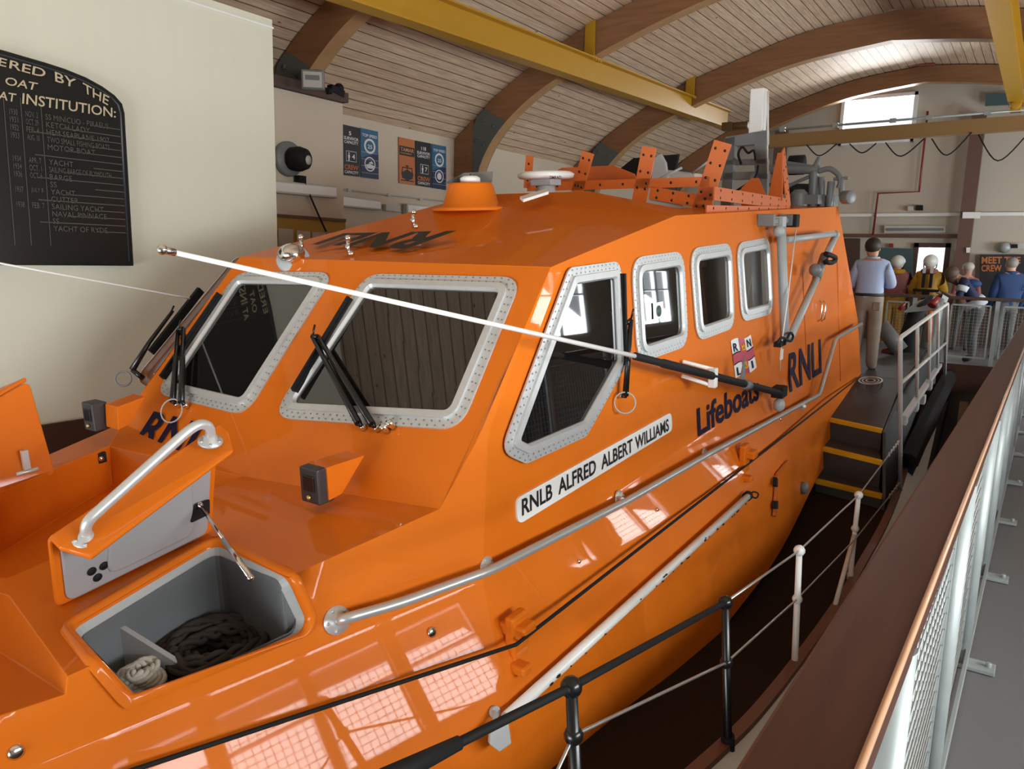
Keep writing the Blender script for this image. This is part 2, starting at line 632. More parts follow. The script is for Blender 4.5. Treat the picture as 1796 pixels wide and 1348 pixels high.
# flat facets
flat = MB()
ML = V((-.87, 0, .37)); SW1 = V((-.781, 1.05, .595)); SW1b = V((-.80, 1.045, .37)); SW2 = V((-1.517, .6, .647)); SW2b = V((-1.569, .573, .37))
mirv = lambda p: V((p.x, -p.y, p.z))
AB = []
for i in range(13):
    t = i / 12
    x_, z_ = A.x + (B.x - A.x) * t, A.z + (B.z - A.z) * t
    AB.append(V((x_, port_y(x_, z_), z_)))
flat.poly([A, B, MP, M0])
flat.poly(AB + [A.lerp(B, .5)])
fwc = V((FW1.x - .02, 0, FW1.z - .01))
flat.poly([B, MP, fwc, FW1, FW2, E, H8, H1, H2, H3, D])              # port half of the foredeck
fl0 = V((-1.93, -.30, .37))
flat.poly([FW1, fwc, V((-1.86, 0, .37)), fl0])
flat.poly([FW2, FW1, fl0, FL1])
flat.poly([FL1, fl0, V((-4.6, -.1, .37)), V((-4.6, -.27, .50)), FL2])
flat.poly([MP, fwc, V((-1.86, 0, .37)), ML])                          # inner wall of the port trunk
flat.poly([ML, V((-1.86, 0, .37)), fl0, V((-4.6, -.1, .37)), V((-4.6, .1, .37)), SW2b + V((-.9, -.3, 0)), SW2b, SW1b])   # well floor
# roof
ZC = 1.988
cP, cS = V((2.0, -.49, ZC)), V((2.0, .49, ZC))
roof = MB()
roof.poly([A, R1, cP, cS, mirv(R1), mirv(A), M0])
roof.poly([R1, R3, V((6.5, -.9, 1.86)), V((2.6, -.9, 1.86)), cP])
roof.poly([cP, V((2.6, -.9, 1.86)), V((2.6, .9, 1.86)), cS])
roof.poly([V((2.6, -.9, 1.86)), V((6.5, -.9, 1.86)), V((6.5, .9, 1.86)), V((2.6, .9, 1.86))])
roof.poly([mirv(R1), cS, V((2.6, .9, 1.86)), V((6.5, .9, 1.86)), mirv(R3)])
# starboard: mirror of the side and bow quarter, its own windscreen facet and cheek
sside = pside.mirror()
sfront = MB()
BS = mirv(B)
cdt_panel(sfront, [(A.x, A.z)] + [(crease(z), z) for z in CZ] + [(-4.6, -.55), (-4.6, .50), (-2.14, .473), (-1.85, .53), (B.x, B.z)], 0.15, lambda x, z: V((x, -port_y(x, z), z)))
flat.poly([M0, mirv(A), BS, MP])
flat.poly([BS, SW1, MP])
flat.poly([SW1, SW1b, ML, MP])
flat.poly([mirv(p) for p in AB] + [mirv(A.lerp(B, .5))])
flat.poly([SW1, SW2, SW2b, SW1b])
SW3 = SW2 + V((-.9, -.3, -.05))
flat.poly([SW2, SW3, SW2b + V((-.9, -.3, 0)), SW2b])
flat.poly([BS, V((-1.85, -port_y(-1.85, .53), .53)), V((-2.14, -port_y(-2.14, .473), .473)), SW3, SW2, SW1])
aftw = MB()
prof = [(R3.x, R3.z), (7.44, .45), (7.6, -.267), (7.7, -.928)]
for i in range(3):
    (x1, z1), (x2, z2) = prof[i], prof[i + 1]
    aftw.poly([V((x1, port_y(x1, z1), z1)), V((x2, port_y(x2, z2), z2)), V((x2, -port_y(x2, z2), z2)), V((x1, -port_y(x1, z1), z1))])
for m in (pside, sside, pfront, sfront, flat, roof, aftw):
    k = len(sup.v)
    sup.v += m.v
    sup.f += [[i + k for i in f] for f in m.f]
    sup.m += m.m
    sup.sm += m.sm
supo = sup.build('superstructure', ORANGE, boat, merge=True, autosmooth=12)
bv = supo.modifiers.new('bevel', 'BEVEL')
bv.width = 0.008; bv.segments = 2; bv.limit_method = 'ANGLE'; bv.angle_limit = math.radians(14)

# hull, side decks and gunwale
gun = [(-3.8, -1.15, -.25), (-2.2, -1.72, -.38), (-1.0, -2.03, -.50), (.222, -2.19, -.686), (1.095, -2.22, -.852), (2.498, -2.22, -1.05), (3.6, -2.22, -1.12), (5.5, -2.2, -1.12), (9.6, -1.95, -1.1)]
gp = smooth_path(gun, 6)
hull = MB()
secs = []
for p in gp:
    w = -p.y
    secs.append([V((p.x, -w, p.z)), V((p.x, -w * .97, p.z - .25)), V((p.x + .05, -w * .8, p.z - .9)), V((p.x + .1, -.02, -2.15)), V((p.x + .1, .02, -2.15)), V((p.x + .05, w * .8, p.z - .9)), V((p.x, w * .97, p.z - .25)), V((p.x, w, p.z))])
n = 8
hull.add([q for s_ in secs for q in s_], [(i * n + k, i * n + k + 1, (i + 1) * n + k + 1, (i + 1) * n + k) for i in range(len(secs) - 1) for k in range(n - 1)], True)
hull.poly(secs[0]); hull.poly(secs[-1])
hull.build('hull', NAVY, boat)
hb = MB()
for sgn in (1, -1):
    a = [V((p.x, p.y * sgn, p.z + .012)) for p in gp]
    b = [V((p.x, (p.y - .19) * sgn, p.z - .13)) for p in gp]
    m_ = len(a)
    hb.add(a + b, [(i, i + 1, m_ + i + 1, m_ + i) for i in range(m_ - 1)], True)
hb.build('white_sheer_band', WHITE, boat)
for sgn in (1, -1):
    dk = MB()
    inn = [V((p.x, (port_y(p.x, p.z) + .12 if p.x > -4.5 else p.y + .3) * sgn, p.z + .02)) for p in gp]
    outr = [V((p.x, p.y * sgn, p.z + .0)) for p in gp]
    m_ = len(inn)
    dk.add(inn + outr, [(i, i + 1, m_ + i + 1, m_ + i) for i in range(m_ - 1)], True)
    dk.build('side_deck', DECK, boat)
    gr = MB()
    a = [V((p.x, (p.y + .045) * sgn, p.z + .0)) for p in gp]
    sec = [(0, 0), (0, .035), (-.065, .035), (-.065, 0)]
    vs = [V((p.x, p.y + s_[0] * sgn, p.z + s_[1])) for p in a for s_ in sec]
    gr.add(vs, [(i * 4 + k, i * 4 + (k + 1) % 4, (i + 1) * 4 + (k + 1) % 4, (i + 1) * 4 + k) for i in range(len(a) - 1) for k in range(4)])
    gr.build('gunwale', RUBRAIL, boat)

def ring_at(c, nrm, r, n=18):
    d, a, b = frame_of(nrm)
    return [V(c) + (a * math.cos(2 * PI * k / n) + b * math.sin(2 * PI * k / n)) * r for k in range(n)]


# ------------------------------------------------------------------ windows
def window(pts, out, r=0.09, w=0.075, name='window_frame'):
    pts = [V(p) for p in pts]
    nrm = V((0, 0, 0))
    for i in range(len(pts)): nrm += (pts[i] - pts[0]).cross(pts[(i + 1) % len(pts)] - pts[0])
    nrm.normalize()
    if nrm.dot(V(out)) < 0:
        pts = pts[::-1]
        nrm = -nrm
    L0 = rpoly(pts, r)
    L1 = rpoly(inset(pts, w * .58), max(r - w * .58, .03))
    L2 = rpoly(inset(pts, w), max(r - w, .022))
    L3 = rpoly(inset(pts, w * 1.12), max(r - w * 1.1, .02))
    N = len(L0)
    rings = [(L0, 0), (L0, .010), (L1, .012), (L1, .026), (L2, .028), (L3, .012), (L3, .003)]
    mb = MB()
    mb.add([p + nrm * h for L, h in rings for p in L], [(i * N + k, i * N + (k + 1) % N, (i + 1) * N + (k + 1) % N, (i + 1) * N + k) for i in range(len(rings) - 1) for k in range(N)])
    # rivets: two staggered rows on the flange
    mb.mi = 1
    for wi in (.15, .43):
        Lr = rpoly(inset(pts, w * wi), max(r - w * wi, .03))
        per = sum((Lr[(i + 1) % N] - Lr[i]).length for i in range(N))
        cnt = int(per / .045)
        acc, i, seg = 0.0, 0, 0.0
        for c in range(cnt):
            t = (c + (.5 if wi > .3 else 0)) * per / cnt
            a_ = 0.0
            for i in range(N):
                l = (Lr[(i + 1) % N] - Lr[i]).length
                if a_ + l >= t: break
                a_ += l
            p = Lr[i].lerp(Lr[(i + 1) % N], (t - a_) / max(l, 1e-6))
            d, a2, b2 = frame_of(nrm)
            mb.add([p + nrm * .0135 + (a2 * math.cos(q * PI / 3) + b2 * math.sin(q * PI / 3)) * .0048 for q in range(6)], [tuple(range(6))])
    f = mb.build(name, [ALU, MACH], boat, fix=False)
    pm = MB()
    pm.poly([p + nrm * .005 for p in rpoly(inset(pts, w * 1.05), max(r - w * 1.05, .02))])
    pm.build('window_pane', GLASS, f, fix=False)
    return f, pts, nrm


WS_P = [(0.261, -0.030, 1.521), (0.269, -1.094, 1.537), (-0.338, -1.162, 0.916), (-0.427, 0.042, 0.819)]
WS_S = [(0.230, 1.131, 1.496), (0.258, 0.231, 1.520), (-0.441, 0.240, 0.806), (-0.433, 1.113, 0.819)]
W0 = [(0.473, -1.221, 1.579), (1.035, -1.221, 1.578), (1.006, -1.275, 0.982), (0.515, -1.301, 0.696), (-0.054, -1.300, 0.708), (-0.242, -1.290, 0.814)]
W1 = [(1.187, -1.221, 1.585), (1.960, -1.221, 1.586), (1.960, -1.277, 0.957), (1.186, -1.276, 0.966)]
W2 = [(2.068, -1.220, 1.596), (2.889, -1.219, 1.598), (2.883, -1.277, 0.956), (2.118, -1.277, 0.959)]
W3 = [(2.996, -1.220, 1.591), (3.836, -1.219, 1.603), (3.873, -1.278, 0.947), (3.057, -1.275, 0.976)]


def flatten(pts):
    """make the outline planar on the side plating"""
    pts = [V(p) for p in pts]
    c = sum(pts, V((0, 0, 0))) / len(pts)
    nrm = V((0, 0, 0))
    for i in range(len(pts)): nrm += (pts[i] - c).cross(pts[(i + 1) % len(pts)] - c)
    nrm.normalize()
    return [p - nrm * (p - c).dot(nrm) for p in pts]


oP = V((-1, -.1, .9)); oS = V((0, -1, .1))
window(WS_P, oP, .13, .085)
window(WS_S, oP, .13, .085)
W0 = [V(p) + V((0, -.012, 0)) for p in flatten(W0)]
window(W0, oS, .085, .08)
for w_ in (W1, W2, W3): window([V(p) + V((0, -.004, 0)) for p in flatten(w_)], oS, .15, .085)
_xm = max(V(p).x for p in W0)
swing = lambda p: V((p.x - .06, p.y + .05 + .20 * (_xm - p.x), p.z))
window([swing(mirv(V(p))) for p in W0], V((0, 1, .1)), .085, .08)
for w_ in (W1, W2, W3): window([mirv(p) + V((0, .004, 0)) for p in flatten(w_)], V((0, 1, .1)), .15, .085)

stk = MB(); stk.poly([V(p) + V((0, -.016, 0)) for p in ((1.429, -1.255, 1.198), (1.580, -1.256, 1.194), (1.585, -1.247, 1.294), (1.434, -1.246, 1.299))]); sto = stk.build('window_notice', WHITE, boat, fix=False)
stk = MB(); stk.lathe([(.035, 0), (.035, .001)], V((1.509, -1.252, 1.242)) + V((0, -.018, 0)), (0, -1, .09), 20); stk.build('notice_emblem', TEAL, sto)

# ------------------------------------------------------------------ windscreen wipers
def ploc(p, nrm, h): return V(p) + V(nrm).normalized() * h


def wiper(pivots, tips, blade, nrm, loop=None, wire=None, bw=.035):
    mb = MB()
    for p, t in zip(pivots, tips):
        mb.tube([ploc(p, nrm, .005), ploc(p, nrm, .06)], .012, 8)
        a, b = ploc(p, nrm, .055), ploc(t, nrm, .07)
        mb.tube([a, a.lerp(b, .5), b], [.019, .016, .014], 8)
    mb.tube([ploc(t, nrm, .072) for t in tips], .014, 8) if len(tips) > 1 else None
    t0 = ploc(tips[0], nrm, .07)
    bm_ = V(blade[0]).lerp(V(blade[1]), .45)
    mb.tube([t0, ploc(bm_, nrm, .05)], .012, 8)
    mb.tube([t0, t0 + (V(blade[1]) - V(blade[0])).normalized() * .06 + V(nrm) * .02], .006, 6)
    o = mb.build('windscreen_wiper', BLACK, boat)
    b = MB()
    b.bar(ploc(blade[0], nrm, .03), ploc(blade[1], nrm, .03), bw, .022, up=nrm)
    b.bar(ploc(blade[0], nrm, .05), ploc(blade[1], nrm, .05), .014, .018, up=nrm)
    b.build('wiper_blade', RUBBER, o)
    if wire:
        w = MB()
        w.tube(wire, .0045, 6, closed=True)
        w.build('washer_hose_loop', GREYP, o)
    for p in pivots:
        c = MB(); c.lathe([(.016, 0), (.016, .03), (.01, .035)], ploc(p, nrm, 0), nrm, 10); c.build('wiper_pivot', CHROME, o)
    return o


nP, nS = V((-1.000, 0.006, 0.978)), V((-1.000, -0.006, 0.978))
wiper([(-0.394, -0.618, 0.855), (-0.389, -0.704, 0.861)], [(-0.086, 0.013, 1.167), (-0.085, -0.033, 1.168)], [(-0.313, -0.048, 0.936), (0.120, -0.049, 1.377)], nP)


wiper([(-0.461, 0.829, 0.788), (-0.457, 0.749, 0.792)], [(-0.138, 1.203, 1.121), (-0.129, 1.161, 1.130)], [(-0.365, 1.101, 0.888), (0.085, 1.101, 1.348)], nS, wire=ring_at(ploc((-0.500, 0.792, 0.748), nS, .05), V((-1, -.4, .5)), .068))
wiper([(0.934, -1.289, 0.827)], [(1.037, -1.251, 1.247)], [(0.979, -1.274, 0.994), (1.025, -1.228, 1.506)], V((-.25, -1, .1)), wire=ring_at((0.897, -1.351, 0.800), V((-.8, -.6, .3)), .06), bw=.03)
mb = MB(); mb.tube([(-0.289, 1.620, 0.890), (-0.253, 1.560, 0.829)], .017, 8); mb.tube([(-0.289, 1.620, 0.890), (-0.151, 1.620, 1.051), (0.040, 1.620, 1.238)], [.022, .015, .012], 8); mb.tube([(0.006, 1.620, 1.199), (0.053, 1.620, 1.271)], .006, 6)
so_w = mb.build('windscreen_wiper', BLACK, boat)
mb = MB(); mb.bar((-0.155, 1.600, 0.984), (0.253, 1.600, 1.361), .05, .03, up=(0, 1, 0)); mb.build('wiper_blade', RUBBER, so_w)
mb = MB(); mb.tube(ring_at((-0.356, 1.620, 0.842), V((-.6, -.7, .3)), .048), .006, 6, closed=True); mb.build('washer_hose_loop', MACH, so_w)
hz = MB()
hz.tube([(-0.368, -0.767, 0.883), (-0.358, -0.743, 0.893), (-0.355, -0.688, 0.896), (-0.312, -0.600, 0.939)], .006, 6)
hz.lathe([(.016, 0), (.02, .05), (.012, .06)], (-0.388, -0.766, 0.862), nP, 10)
hz.lathe([(.016, 0), (.02, .05), (.012, .06)], (-0.370, -0.790, 0.881), nP, 10)
hz.build('washer_nozzle', CHROME, boat)

# ------------------------------------------------------------------ lettering and marks
def decal(name, m, body, bl, br, tr, tl, off, bold=.02, shear=0.0, parent=boat, surf=None):
    mb = MB()
    text_quad(mb, body, bl, br, tr, tl, off, bold, shear, surf)
    return mb.build(name, m, parent, fix=False)


so = (0, -.006, 0)
on_side = lambda p: V((p.x, port_y(p.x, p.z), p.z))
np_ = [V(p) for p in ((-0.156, -1.326, 0.441), (1.627, -1.324, 0.452), (1.629, -1.312, 0.574), (-0.143, -1.313, 0.565))]
npl = MB()
npl.prism(rpoly(np_, .045), (0, -.010, .001))
plate = npl.build('name_plate', WHITE, boat)
nb_ = [V(p) for p in ((-0.117, -1.322, 0.472), (1.570, -1.323, 0.466), (1.575, -1.314, 0.545), (-0.106, -1.314, 0.549))]
_full = 'RNLB  ALFRED  ALBERT  WILLIAMS'
_tot = text_geo(_full, .022)[2]
for wd, pre in (('RNLB', ''), ('ALFRED', 'RNLB  '), ('ALBERT', 'RNLB  ALFRED  '), ('WILLIAMS', 'RNLB  ALFRED  ALBERT  ')):
    u1_ = text_geo(pre + wd, .022)[2] / _tot
    u0_ = u1_ - text_geo(wd, .022)[2] / _tot
    decal('name_lettering', BLACKT, wd, nb_[0].lerp(nb_[1], u0_), nb_[0].lerp(nb_[1], u1_), nb_[3].lerp(nb_[2], u1_), nb_[3].lerp(nb_[2], u0_), (0, -.0125, .001), .022, 0, plate)
decal('side_lettering', NAVYT, 'Lifeboats', (2.049, -1.344, 0.302), (3.405, -1.349, 0.283), (3.446, -1.320, 0.493), (2.067, -1.319, 0.500), so, .022, surf=on_side)
decal('side_lettering', NAVYT, 'RNLI', (4.240, -1.377, 0.173), (5.543, -1.356, 0.121), (5.539, -1.320, 0.483), (4.352, -1.317, 0.516), so, .022, surf=on_side)
decal('bow_lettering', NAVYT, 'RNLI', (-0.661, 1.002, 0.585), (-0.661, 0.337, 0.581), (-0.510, 0.350, 0.736), (-0.510, 1.013, 0.740), V((-1.000, -0.006, 0.978)) * .006, .022)
# house flag
fq = [V(p) for p in ((2.874, -1.313, 0.557), (3.394, -1.314, 0.550), (3.272, -1.288, 0.840), (2.801, -1.285, 0.865))]
fl_n = V((0, -1, .1))


def bil(q, u, v): return q[0] * (1 - u) * (1 - v) + q[1] * u * (1 - v) + q[2] * u * v + q[3] * (1 - u) * v


def wavy(u0, u1, v0, v1, off, n=10):
    a = []
    for i in range(n + 1):
        u = u0 + (u1 - u0) * i / n
        wv = .035 * math.sin(u * 7)
        a.append((bil(fq, u, v0 + wv), bil(fq, u, v1 + wv)))
    vs = [p + V((0, -off, 0)) for pr in a for p in pr]
    return vs, [(2 * i, 2 * i + 2, 2 * i + 3, 2 * i + 1) for i in range(n)]


fm = MB(); fm.add(*wavy(0, 1, 0, 1, .006)); flag = fm.build('house_flag', WHITE, boat, fix=False)
fm = MB(); fm.add(*wavy(0, 1, .37, .63, .009)); fm.add(*wavy(.36, .64, 0, 1, .009)); fm.build('flag_cross', PINKRED, flag, fix=False)
fm = MB(); fm.add(*wavy(0, .36, .35, .38, .0105)); fm.add(*wavy(.64, 1, .35, .38, .0105)); fm.add(*wavy(0, .36, .62, .65, .0105)); fm.add(*wavy(.64, 1, .62, .65, .0105))
for ch, u, v in (('R', .06, .70), ('N', .72, .70), ('L', .08, .06), ('I', .78, .06)):
    w_ = .2 if ch != 'I' else .07
    text_quad(fm, ch, bil(fq, u, v), bil(fq, u + w_, v), bil(fq, u + w_, v + .22), bil(fq, u, v + .22), (0, -.011, 0), .02)
fm.build('flag_letters', NAVYT, flag, fix=False)
fm = MB()
pc = lambda u, v: bil(fq, u, v) + V((0, -.013, 0))
fm.tube([pc(.5, .34), pc(.5, .16)], .006, 6); fm.tube([pc(.42, .25), pc(.45, .17), pc(.5, .15), pc(.55, .17), pc(.58, .25)], .006, 6); fm.tube([pc(.45, .33), pc(.55, .33)], .005, 6)
fm.tube([pc(.43, .68), pc(.43, .80), pc(.47, .74), pc(.5, .83), pc(.53, .74), pc(.57, .80), pc(.57, .68), pc(.43, .68)], .006, 6)
fm.build('crown_and_anchor', YELLOW, flag, fix=False)
# roof letters, flat on the sloping roof front
RFN = (V((2.0, -.49, ZC)) - M0).cross(V((2.0, .49, ZC)) - M0).normalized()
if RFN.z < 0: RFN = -RFN
decal('roof_lettering', BLACKT, 'RNLI', (0.952, -0.138, 1.740), (0.887, 0.813, 1.724), (0.611, 0.840, 1.659), (0.554, -0.062, 1.645), RFN * .006, .04)

# ------------------------------------------------------------------ grab rails on the port side
rail_pts = [(-1.105, -1.166, 0.364), (-1.150, -1.231, 0.406), (-0.915, -1.295, 0.382), (-0.476, -1.412, 0.369), (0.761, -1.443, 0.279), (2.013, -1.470, 0.225), (4.979, -1.478, 0.010), (5.815, -1.413, 0.450), (7.163, -1.414, 0.437)]
rl = MB()
rl.tube(bend_path(rail_pts, .08), .021, 12)
ro = rl.build('grab_rail', RAIL, boat)


def flange(p, nrm, r=.045, nm='rail_flange', par=None):
    nrm = V(nrm).normalized()
    mb = MB()
    mb.lathe([(r, 0), (r, .008), (r * .6, .012), (r * .5, .03)], p, nrm, 18)
    for k in range(5):
        d, a, b = frame_of(nrm)
        q = V(p) + (a * math.cos(k * 1.2566) + b * math.sin(k * 1.2566)) * r * .75
        mb.lathe([(.006, .008), (.006, .013)], q, nrm, 8)
    return mb.build(nm, ALU, par or boat)


flange((-1.118, -1.162, 0.367), V((-.25, -1, .25)), .055, par=ro)
for p, q in (((-0.408, -1.339, 0.340), (-0.448, -1.415, 0.363)), ((0.816, -1.362, 0.261), (0.726, -1.432, 0.292)), ((2.040, -1.400, 0.185), (1.941, -1.469, 0.216)), ((4.541, -1.417, -0.019), (4.334, -1.498, 0.038))):
    mb = MB(); mb.tube([p, q], .015, 10); mb.build('rail_standoff', RAIL, ro)
    flange(p, V((0, -1, .2)), .045, par=ro)
rs = MB(); rs.tube(bend_path([mirv(V(p)) for p in rail_pts], .08), .021, 12); rs.build('grab_rail', RAIL, boat)
hm = MB(); hm.tube(ring_at((-1.820, 0.080, 0.400), (0, 0, 1), .15, 24), .022, 10, closed=True); hm.build('hatch_rim', ORANGE, boat)
# black lifeline clipped along the side
cd = MB(); cd.tube([(-2.138, -1.010, 0.230), (-1.880, -1.088, 0.206), (-1.318, -1.271, 0.150), (-0.515, -1.567, 0.090), (-0.044, -1.551, 0.062), (1.354, -1.543, 0.020), (4.088, -1.514, -0.082), (7.369, -1.417, -0.259)], .0085, 8)
cd.build('lifeline', RUBBER, boat)
# moulded fairlead blocks
for c1_, c2_, c3_ in (((-0.402, -1.452, 0.082), (-0.403, -1.488, 0.010), (-0.455, -1.508, -0.030)), ((2.629, -1.471, 0.042), (2.597, -1.502, -0.020), (2.505, -1.527, -0.069))):
    mb = MB()
    c1_, c2_, c3_ = V(c1_), V(c2_), V(c3_)
    mb.box(c1_ + V((0, -.045, .01)), (.10, .14, .06))
    mb.box(c2_ + V((.0, -.005, 0)), (.12, .05, .30))
    mb.box(c3_ + V((0, -.035, -.03)), (.07, .09, .045))
    mb.build('fairlead', ORANGE, boat, bevel=.012)
# side fittings
for p in ((-0.767, -1.324, 0.194), (1.158, -1.447, 0.092), (0.244, -1.431, 0.122), (-2.127, -0.913, 0.353), (3.065, -1.412, 0.151), (3.750, -1.439, 0.041)):
    mb = MB()
    r_ = .022 if V(p).x < -.5 else .012
    mb.lathe([(r_, 0), (r_, .006), (r_ * .6, .010), (.003, .011)], p, V((-.1, -1, .3)), 14)
    mb.build('deck_bolt', CHROME, boat)
mb = MB()
mb.lathe([(.06, 0), (.055, .05), (.0, .06)], (4.233, -1.549, -0.726), V((0, -1, .1)), 16)
mb.build('skin_fitting', MACH, boat)
mb = MB()
mb.bar((3.130, -1.608, -0.266), (2.963, -1.655, -0.541), .05, .02, up=(0, 1, 0))
mb.bar((3.138, -1.605, -0.254), (3.565, -1.578, -0.265), .02, .02, up=(0, 1, 0))
mb.build('side_bracket', ORANGEM, boat, bevel=.004)
mb = MB()
mb.bar((3.041, -1.624, -0.250), (3.006, -1.637, -0.304), .055, .03, up=(0, 1, 0))
mb.build('bracket_strap', RUBBER, boat)
mb = MB()
mb.bar((2.970, -1.655, -0.413), (2.953, -1.663, -0.473), .055, .03, up=(0, 1, 0))
mb.build('bracket_strap', RUBBER, boat)
for p in ((5.457, -1.292, 0.788), (5.600, -1.294, 0.771)):
    mb = MB(); mb.tube([V(p) + V((0, -.01, .11)), V(p) + V((0, -.04, .08)), V(p) + V((0, -.04, -.08)), V(p) + V((0, -.01, -.11))], .008, 8); mb.build('door_handle', CHROME, boat)
for a_, b_ in (((4.908, -1.256, 1.212), (4.960, -1.329, 0.406)), ((6.359, -1.250, 1.281), (6.429, -1.378, -0.141))):
    mb = MB(); mb.tube([a_, b_], .004, 6); mb.build('panel_seam', ORANGEM, boat)

# ------------------------------------------------------------------ port trunk locker: coaming, box, lid
hole = [H1, H2, H3, H4, H5, H6, H7, H8]
cen = sum(hole, V((0, 0, 0))) / 8


def toc(p, k): return p + (cen - p).normalized() * k


outn = V((0, -.5, .85)).normalized()
co = MB()
ringA = rpoly(hole, .05, 4)
cc = sum(ringA, V((0, 0, 0))) / len(ringA)
N = len(ringA)
rg = []
for p in ringA:
    d_ = (p - cc).normalized()
    nn = V((0, 0, 1)) if p.y > -1.0 else V((-.2, -.9, .35))
    rg.append([p + d_ * .045 - nn * .01, p + d_ * .03 + nn * .018, p + d_ * .008 + nn * .012, p - nn * .012, p - d_ * .006 - nn * .03, p - d_ * .022 - nn * .035])
k_ = 6
co.add([q for r_ in rg for q in r_], [(i * k_ + j, i * k_ + j + 1, ((i + 1) % N) * k_ + j + 1, ((i + 1) % N) * k_ + j) for i in range(N) for j in range(3)], True)
co.build('locker_coaming', ORANGE, boat)
bx_ = MB()
rimpts = [r_[5] for r_ in rg]
zb = .07
bot = [V((min(max(p.x, -1.80), -1.22), min(max(p.y, -1.05), -.50), zb)) for p in rimpts]
bx_.add(rimpts + bot, [(i, (i + 1) % N, N + (i + 1) % N, N + i) for i in range(N)], False)
bx_.poly([V((-1.85, -.45, zb)), V((-1.15, -.45, zb)), V((-1.15, -1.1, zb)), V((-1.85, -1.1, zb))])
bx_.build('locker_box', LOCKER, boat)
lip = MB()
lip.add([q for r_ in rg for q in (r_[3], r_[5] - V((0, 0, .012)))], [(2 * i, 2 * i + 1, 2 * ((i + 1) % N) + 1, 2 * ((i + 1) % N)) for i in range(N)])
lip.build('locker_lip', GREYP, boat)
bf = MB(); bf.box((-1.74, -.80, .16), (.15, .36, .18)); bf.box((-1.38, -.79, .12), (.36, .44, .10)); bf.build('bay_floor', LOCKER, boat)
dv = MB()
dv.prism([V((-1.665, -.62, .44)), V((-1.545, -.98, .27)), V((-1.545, -.98, zb)), V((-1.665, -.62, zb))], (.02, .007, 0))
dv.build('locker_divider', LIDGREY, boat)

# lid: top leaf and side flange, hinged along its inner edge
hl, hr = V((-1.780, -0.459, 0.509)), V((-1.150, -0.462, 0.568))
ax = (hr - hl).normalized()
TH = math.radians(75)
tdir = V((0, -math.cos(TH), math.sin(TH)))
fa = TH - math.radians(94)
fdir = V((0, -math.cos(fa), math.sin(fa)))


def leaf(p, d, L): return p + d * L


tl_, tr_ = leaf(hl + ax * -.02, tdir, .30), leaf(hr + ax * .0, tdir, .49)
f1, f2, f3, f4 = tl_ + fdir * .07, tl_ + fdir * .175 + ax * .05, tr_ + fdir * .175 - ax * .06, tr_ + fdir * .06
th = .022


def lid_mesh(flip=False):
    a = MB()
    nb = tdir.cross(ax).normalized()
    if nb.y < 0: nb = -nb
    a.prism(rpoly([hl, hr, tr_, tl_], .03, 4), nb * th)
    nu = fdir.cross(ax).normalized()
    if nu.z < 0: nu = -nu
    a.prism([tl_ + nu * -.0, f1, f2, f3, f4, tr_], nu * th)
    return a, nb, nu


lm, nb, nu = lid_mesh()
lid = lm.build('locker_lid', ORANGE, boat, bevel=.008)
inn = MB()
inn.prism(rpoly([hl + ax * .03 + tdir * .015, hr - ax * .03 + tdir * .015, tr_ - ax * .035 - tdir * .012, tl_ + ax * .03 - tdir * .012], .04, 4), -nb * .012)
lin = inn.build('lid_lining', LIDGREY, lid, bevel=.005)
up_ = MB()
up_.prism(rpoly([hl + ax * .17 + tdir * .05, hr - ax * .10 + tdir * .05, tr_ - ax * .13 - tdir * .07, tl_ + ax * .2 - tdir * .06], .05, 4), -nb * .022)
up_.build('lid_panel', LIDGREY, lin, bevel=.008)
rc = MB(); q0 = hl.lerp(hr, .80) + tdir * .12 - nb * .024
rc.prism(rpoly([q0, q0 + ax * .09, q0 + ax * .085 + tdir * .075, q0 + ax * .02 + tdir * .08], .01, 3), -nb * .002)
rc.build('lid_recess', RUBBER, lin)
vh = MB(); q0 = hl.lerp(hr, .22) + tdir * .09 - nb * .0135
for k in range(3): vh.lathe([(.017, 0), (.017, .003)], q0 + (ax * math.cos(k * 2.09 + .5) + tdir * math.sin(k * 2.09 + .5)) * .026, -nb, 14)
vh.build('lid_vent_hole', RUBBER, lin)
hd = MB()
h1 = tl_.lerp(f2, .55) + ax * .05 + nu * th; h2 = tr_.lerp(f3, .5) - ax * .07 + nu * th
hd.tube(bend_path([h1, h1 + nu * .075, h1 + nu * .11 + ax * .06, h2 + nu * .11 - ax * .06, h2 + nu * .075, h2], .07, 6), .019, 12)
hdl = hd.build('lid_handle', ALU, lid)
for p in (h1, h2): flange(p, nu, .045, par=hdl)
st = MB()
s0 = hl.lerp(hr, .86) + tdir * .19 - nb * .03
s1 = V((-1.363, -1.059, 0.604)) + V((0, .05, .0))
st.tube([s0, s0.lerp(s1, .55)], .0075, 8)
st.tube([s0.lerp(s1, .5), s1], .012, 8)
st.ball(s0, .013, 10); st.ball(s1, .014, 10)
st.build('gas_strut', CHROME, boat)

# starboard lid, same leaf mirrored; its outer skin faces us
sl = lm.mirror()
slid = sl.build('locker_lid', ORANGE, boat, bevel=.008)
slid.location = (-.05, .33, .03)
flange((-1.424, 0.620, 1.089), V((-.1, -.9, .4)), .05, 'lid_flange', slid) if False else None
hg = MB()
sh = V((-1.321, 0.780, 0.715))
hg.box(sh, (.03, .03, .10)); hg.tube([sh + V((-.05, 0, -.06)), sh + V((.05, 0, -.06))], .012, 8)
hg.build('lid_hinge', ALU, boat, bevel=.004)

# ------------------------------------------------------------------ sidelight boxes on brackets at the windscreen foot
LIGHTBOX = mat('dark_grey_light_case', (.035, .033, .036), .45)


